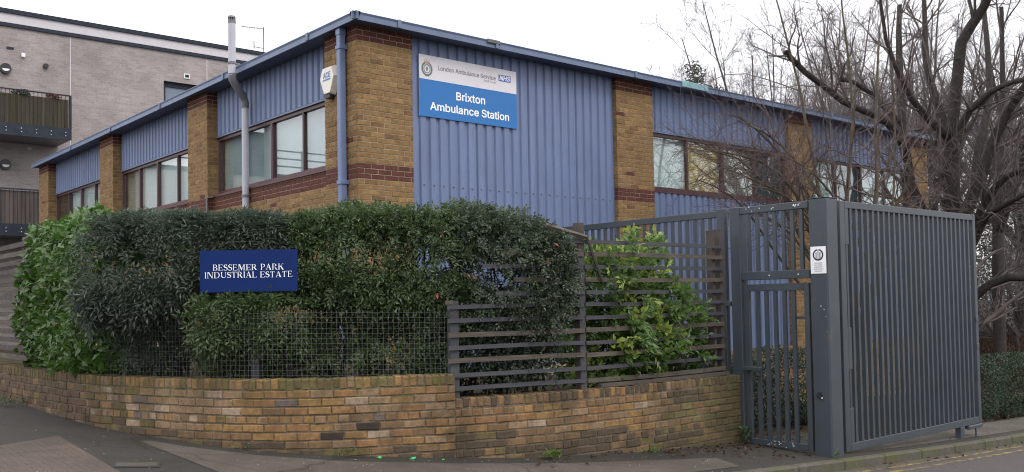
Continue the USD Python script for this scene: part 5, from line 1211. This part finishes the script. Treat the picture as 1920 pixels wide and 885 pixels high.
# brown undergrowth in front of it
UG = [(26.5, 11.2, -.4, 1.5, 1.0, .9), (28.5, 12.0, -.3, 1.6, 1.2, 1.0), (26.0, 9.3, -.5, 1.5, 1.0, .8), (30.0, 10.5, -.3, 1.6, 1.0, .9)]
rgu = np.random.default_rng(55)
P, N = hedge_points(UG, 900, rgu, shell=.8, rough=.3, bias=.3)
P[:, 2] = -1.0; a, b = grow(rgu, P, np.column_stack([rgu.normal(0, .3, (900, 2)), np.ones(900)]), rgu.uniform(.8, 1.9, 900), np.full(900, .008), 5, .15, .02)
top("undergrowth", [tubes(a, b, 3, False), foliage(UG, 5200, rgu, .07, .04, shell=.8, bias=.3, rough=.3)], "leaf_litter", "tangled brown winter undergrowth below the palisade fence", "undergrowth", kind="stuff")
UE = [(31.0, 14.6, 3.0, 2.6, 1.5, 1.8), (34.5, 12.0, 2.6, 2.4, 1.4, 1.7), (29.0, 14.5, 1.6, 2.0, 1.4, 1.5), (32.5, 12.0, 1.4, 2.2, 1.2, 1.3)]
top("evergreen_shrub", foliage(UE, 11000, rgu, .12, .07, shell=.9, bias=.4, rough=.5), "leaf_ivy", "dark loose evergreen bush in front of the palisade fence", "shrub")

# ------------------------------------------------------------------ apartment block behind
ap = thing("apartment_block", "pinkish grey brick apartment block with pale parapet band behind the station", "building", (6, 31.2, .3))
AY, AX0, AX1 = 31.2, 4.6, 22.0
AW0, AW1, AZ0, AZ1 = 11.49, 13.6, 7.35, 9.02
wv = [box(AX0, AW0, AY, AY + .4, -.8, 10.0), box(AW1, AX1, AY, AY + .4, -.8, 10.0), box(AW0, AW1, AY, AY + .4, -.8, AZ0), box(AW0, AW1, AY, AY + .4, AZ1, 10.0), box(AX0, AX1, AY + .45, AY + 12, -.8, 9.9)]
put(ap, "wall", wv, "far_brick")
put(ap, "lower_trim", box(AX0 - .02, AX1 + .02, AY - .05, AY + .5, 10.002, 10.115), "far_trim")
put(ap, "parapet_band", box(AX0, AX1, AY - .012, AY + 12, 10.117, 10.41), "far_band")
put(ap, "coping", box(AX0 - .02, AX1 + .02, AY - .06, AY + 12.05, 10.412, 10.545), "far_trim")
w = put(ap, "window", [box(AW0, AW0 + .09, AY + .10, AY + .2, AZ0, AZ1), box(AW1 - .09, AW1, AY + .10, AY + .2, AZ0, AZ1), box(AW0 + .09, AW1 - .09, AY + .1, AY + .2, AZ1 - .17, AZ1), box(AW0 + .09, AW1 - .09, AY + .1, AY + .2, AZ0, AZ0 + .09)], "far_trim")
put(w, "pane", box(AW0 + .09, AW1 - .09, AY + .14, AY + .16, AZ0 + .09, AZ1 - .17), "far_glass")
for xx, s_ in ((8.56, 0), (12.98, 0)): put(ap, "movement_joint", box(xx - .012, xx + .012, AY - .003, AY + .01, 3, 9.99), "far_trim" if False else "far_band")
def bulkhead(x, z):
    l_ = put(ap, "bulkhead_light", trimesh.creation.cylinder(.155, .12, sections=28).apply_transform(trimesh.transformations.rotation_matrix(math.pi / 2, [1, 0, 0])).apply_translation([x, AY - .06, z]), "black_plastic")
    hc = Polygon([(.10 * math.cos(a), .075 * math.sin(a) - .012) for a in np.linspace(np.pi, 2 * np.pi, 20)])
    put(l_, "diffuser", on_wall(extrude(hc, .012), np.array([x, AY - .121, z]), US, NS), "white_paint")
bulkhead(6.71, 8.70); bulkhead(6.71, 5.80)
put(ap, "round_vent", trimesh.creation.cylinder(.075, .10, sections=16).apply_transform(trimesh.transformations.rotation_matrix(math.pi / 2, [1, 0, 0])).apply_translation([7.834, AY - .05, 8.95]), "black_plastic")
put(ap, "security_sensor", cbox(7.15, 7.26, AY - .07, AY, 9.12, 9.25, .015), "white_paint")
v_ = put(ap, "wall_vent", box(12.17, 12.37, AY - .03, AY, 9.19, 9.36), "white_paint"); put(v_, "grille", box(12.205, 12.335, AY - .034, AY - .031, 9.225, 9.325), "far_trim")
put(ap, "wall_vent", box(6.75, 6.95, AY - .015, AY, 9.32, 9.39), "far_trim")
put(ap, "wall_vent", box(7.33, 7.43, AY - .02, AY, 6.31, 6.40), "far_band")
def balcony(zd, zr, yb, x0, x1, screen, deck=True):
    """deck underside zd, rail top zr."""
    b_ = put(ap, "balcony", [box(x0, x1, yb + .012, AY - .002, zd + .06, zd + .34)] if deck else [box(x0, x1, yb + .012, AY - .002, zd, zd + .2)], "far_trim")
    put(b_, "edge_panel", box(x0, x1 + .01, yb - .004, yb + .010, zd + .02, zd + .37), "far_trim")
    put(b_, "soffit_board", box(x0 + .03, x1 - .03, yb + .05, AY - .01, zd + .02, zd + .058), "grey_pvc_dark")
    put(b_, "handrail", box(x0, x1, yb - .01, yb + .035, zr - .035, zr), "far_trim")
    put(b_, "corner_post", box(x1 - .04, x1 + .012, yb - .006, yb + .04, zd + .37, zr - .036), "far_trim")
    put(b_, "balusters", [box(xx_, xx_ + .014, yb, yb + .014, zd + .37, zr - .036) for xx_ in np.arange(x0, x1 - .05, .108)], "far_trim", kind="stuff")
    put(b_, "screen", box(x0, x1 - .06, yb + .05, yb + .065, zd + .37, zr - .14 if screen == "bamboo" else zr - .06), screen)
    if deck:
        for xx_ in np.arange(x1 - .16, x0, -.40):
            put(b_, "bolt_pair", [trimesh.creation.icosphere(1, .02).apply_translation([xx_, yb - .006, zd + z_]) for z_ in (.14, .24)], "steel_pale")
balcony(6.46, 7.835, 29.8, 4.9, 8.2, "bamboo")
balcony(3.55, 4.945, 29.8, 4.9, 8.2, "grey_boards")
pl = thing("window_box", "planter of dark leaves hung on the upper balcony rail", "planter", (6.85, 29.9, 7.5))
put(pl, "trough", cbox(6.58, 7.12, 29.87, 30.02, 7.56, 7.70, .01), "far_trim")
put(pl, "plants", foliage([(6.85, 29.93, 7.78, .30, .12, .10)], 350, rh, .07, .035, shell=.2), "leaf_dark")
pl = thing("window_box", "terracotta planter of red flowers hung on the upper balcony rail", "planter", (7.7, 29.9, 7.5))
put(pl, "trough", cbox(7.50, 7.86, 29.87, 30.02, 7.56, 7.71, .01), "terracotta")
put(pl, "plants", foliage([(7.68, 29.93, 7.77, .2, .1, .08)], 120, rh, .06, .035, shell=.2), "leaf_dark")
put(pl, "flowers", foliage([(7.68, 29.92, 7.79, .2, .1, .09)], 110, rh, .05, .04, shell=.2), "red_leaf")
ae = thing("tv_aerial", "thin television aerial on the apartment roof", "aerial", (15.48, 32, 10.5))
put(ae, "mast", tube([(15.48, 32, 10.5), (15.48, 32, 11.72)], .02, 6), "grey_pvc_dark")
put(ae, "boom", tube([(14.62, 32, 11.60), (15.52, 32, 11.66)], .014, 5), "grey_pvc_dark")
put(ae, "elements", [tube([(x_, 31.85, 11.62), (x_, 32.15, 11.62)], .006, 4) for x_ in np.arange(14.7, 15.4, .09)], "grey_pvc_dark", kind="stuff")
put(ae, "bracket", tube([(15.1, 32, 10.93), (15.48, 32, 10.93)], .016, 5), "grey_pvc_dark")
put(ae, "dipole", tube([(15.1, 32, 10.86), (15.1, 32, 11.15)], .02, 5), "grey_pvc_dark")

# ------------------------------------------------------------------ small things on the ground
def ground_pt(x, y, dz=.008): return np.array([x, y, float(g(x, y)) + dz])
rl = np.random.default_rng(77)
def litter(n, fx_, L, rg):
    xy = np.array([fx_(rg) for _ in range(n)]); P = np.column_stack([xy, g(xy[:, 0], xy[:, 1]) + rg.uniform(.008, .03, n)])
    a = rg.uniform(0, 6.283, n); D = np.column_stack([np.cos(a), np.sin(a), rg.normal(0, .2, n)]); Nn = np.array([0, 0, 1.0]) + rg.normal(0, .35, (n, 3))
    return leaf_mesh(P, D, Nn, rg.uniform(.6, 1.3, n) * L, rg.uniform(.6, 1.2, n) * L * .7, .3)
lit = [litter(110, lambda r: (r.uniform(8.0, 9.75), 7.0 - abs(r.normal(0, .22))), .06, rl), litter(40, lambda r: (r.uniform(8.6, 9.7), r.uniform(5.95, 7.0)), .06, rl), litter(70, lambda r: (r.uniform(9.85, 11.2), r.uniform(6.1, 7.6)), .07, rl),
       litter(90, lambda r: (r.uniform(12, 19), 6.75 + r.normal(0, .12)), .06, rl), litter(50, lambda r: (r.uniform(10.2, 15), 5.66 - abs(r.normal(0, .08))), .055, rl), litter(40, lambda r: (r.uniform(6, 8), 7.1 - abs(r.normal(0, .15))), .05, rl), litter(260, lambda r: (r.uniform(9.9, 19), r.uniform(7.3, 9.5)), .07, rl)]
for L_ in lit[4:5]: L_[0][:, 2] -= .10
lit[6][0][:, 2] -= .19
top("fallen_leaves", lit, "leaf_litter", "scattered brown fallen leaves along the wall foot and kerb", "leaves", kind="stuff")
fl = []
for _ in range(170):
    x_, y_ = (rl.uniform(2.0, 9.5), 0); y_ = np.interp(x_, [p[0] for p in wall_out[5:]], [p[1] for p in wall_out[5:]]) - abs(rl.normal(0, .6)) - .06 if x_ > 3.3 else rl.uniform(7.6, 10.5)
    c = ground_pt(x_, y_, .007); r_ = rl.uniform(.0015, .005)
    fl.append(trimesh.creation.icosphere(0, r_).apply_scale([1.3, 1, .5]).apply_translation(c))
top("pale_flecks", fl, "flecks", "tiny pale specks of grit and litter on the pavement", "grit", kind="stuff")
for i, (x_, y_, s_, lab) in enumerate(((4.90, 7.74, .05, "crumpled bright green plastic scrap on the pavement under the blackened bricks"), (5.18, 7.58, .055, "larger bright green plastic scrap by the wall foot near the step"), (5.42, 7.42, .025, "tiny bright green plastic scrap out on the pavement below the wall step"), (4.62, 7.72, .018, "tiniest bright green plastic scrap near the green weed at the wall foot"))):
    r_ = np.random.default_rng(i); v, f = arr(trimesh.creation.icosphere(1, s_ / 2)); v = v * [1, .8, .5] * (1 + r_.normal(0, .25, (len(v), 1)))
    top("plastic_scrap", (v + ground_pt(x_, y_, .012), f), "green_plastic", lab, "plastic scrap", "green plastic scraps on the pavement")
def weed(x_, y_, n, L, W, spread, label, h=.0, mt="leaf_weed"):
    r_ = np.random.default_rng(int(x_ * 100)); P = ground_pt(x_, y_, .01) + np.column_stack([r_.normal(0, spread, n), r_.normal(0, spread * .4, n), r_.uniform(0, h + .02, n)])
    D = np.column_stack([r_.normal(0, 1, n), r_.normal(0, .7, n), r_.uniform(.3, 1.1, n)])
    t_ = thing("weed", label, "weed", ground_pt(x_, y_)); put(t_, "leaves", leaf_mesh(P, D, np.array([0, 0, 1.0]) + r_.normal(0, .3, (n, 3)), r_.uniform(.6, 1.2, n) * L, r_.uniform(.7, 1.2, n) * W), mt)
weed(6.55, 7.08, 42, .085, .03, .05, "small leafy green weed at the foot of the lower wall section", .03)
weed(4.62, 7.92, 60, .05, .012, .09, "straggly green weed at the wall foot below the mesh", .04, "leaf_low")
weed(3.9, 8.58, 40, .04, .012, .08, "tuft of dull green weed where the curved wall begins", .03, "leaf_low")
weed(9.70, 7.0, 50, .07, .04, .05, "dark green weed at the wall end beside the gate post", .16, "leaf_low")
weed(2.85, 12.6, 90, .07, .02, .22, "grass tuft at the foot of the older wall", .06, "leaf_low")
weed(9.72, 5.78, 30, .07, .012, .04, "thin grass tuft at the base of the gate pillar", .04, "leaf_low")
weed(7.95, 6.98, 50, .035, .014, .14, "low mossy weed patch below the sooty bricks", .01, "leaf_weed")

# ------------------------------------------------------------------ terrace across the side street (seen in the window reflections)
ob = thing("flat_roofed_block", "flat roofed block with roof railings down the side street, seen only mirrored in the windows", "building", (-12, 58, .3))
put(ob, "wall", box(-30, -5, 55, 68, -1, 9.6), "far_brick"); put(ob, "parapet", box(-30.05, -4.95, 54.95, 68.05, 9.602, 9.85), "far_trim")
for z_ in (10.4, 10.9, 11.4): put(ob, "guard_rail", tube([(-30, 55.2, z_), (-5, 55.2, z_)], .05, 5), "far_trim")
for k_, x_ in enumerate(np.arange(-29.5, -5, 2.4)): put(ob, "scaffold_pole", tube([(x_, 55.2, 9.8), (x_, 55.2, (11.5, 11.5, 13.8)[k_ % 3])], .05, 5), "far_trim")
for x_ in np.arange(-28, -6, 3.2): put(ob, "window", box(x_, x_ + 1.6, 54.96, 55.0, 6.6, 8.4), "far_glass")
put(ob, "stair_head", box(-14, -11.5, 58, 62, 9.85, 13.0), "far_trim")
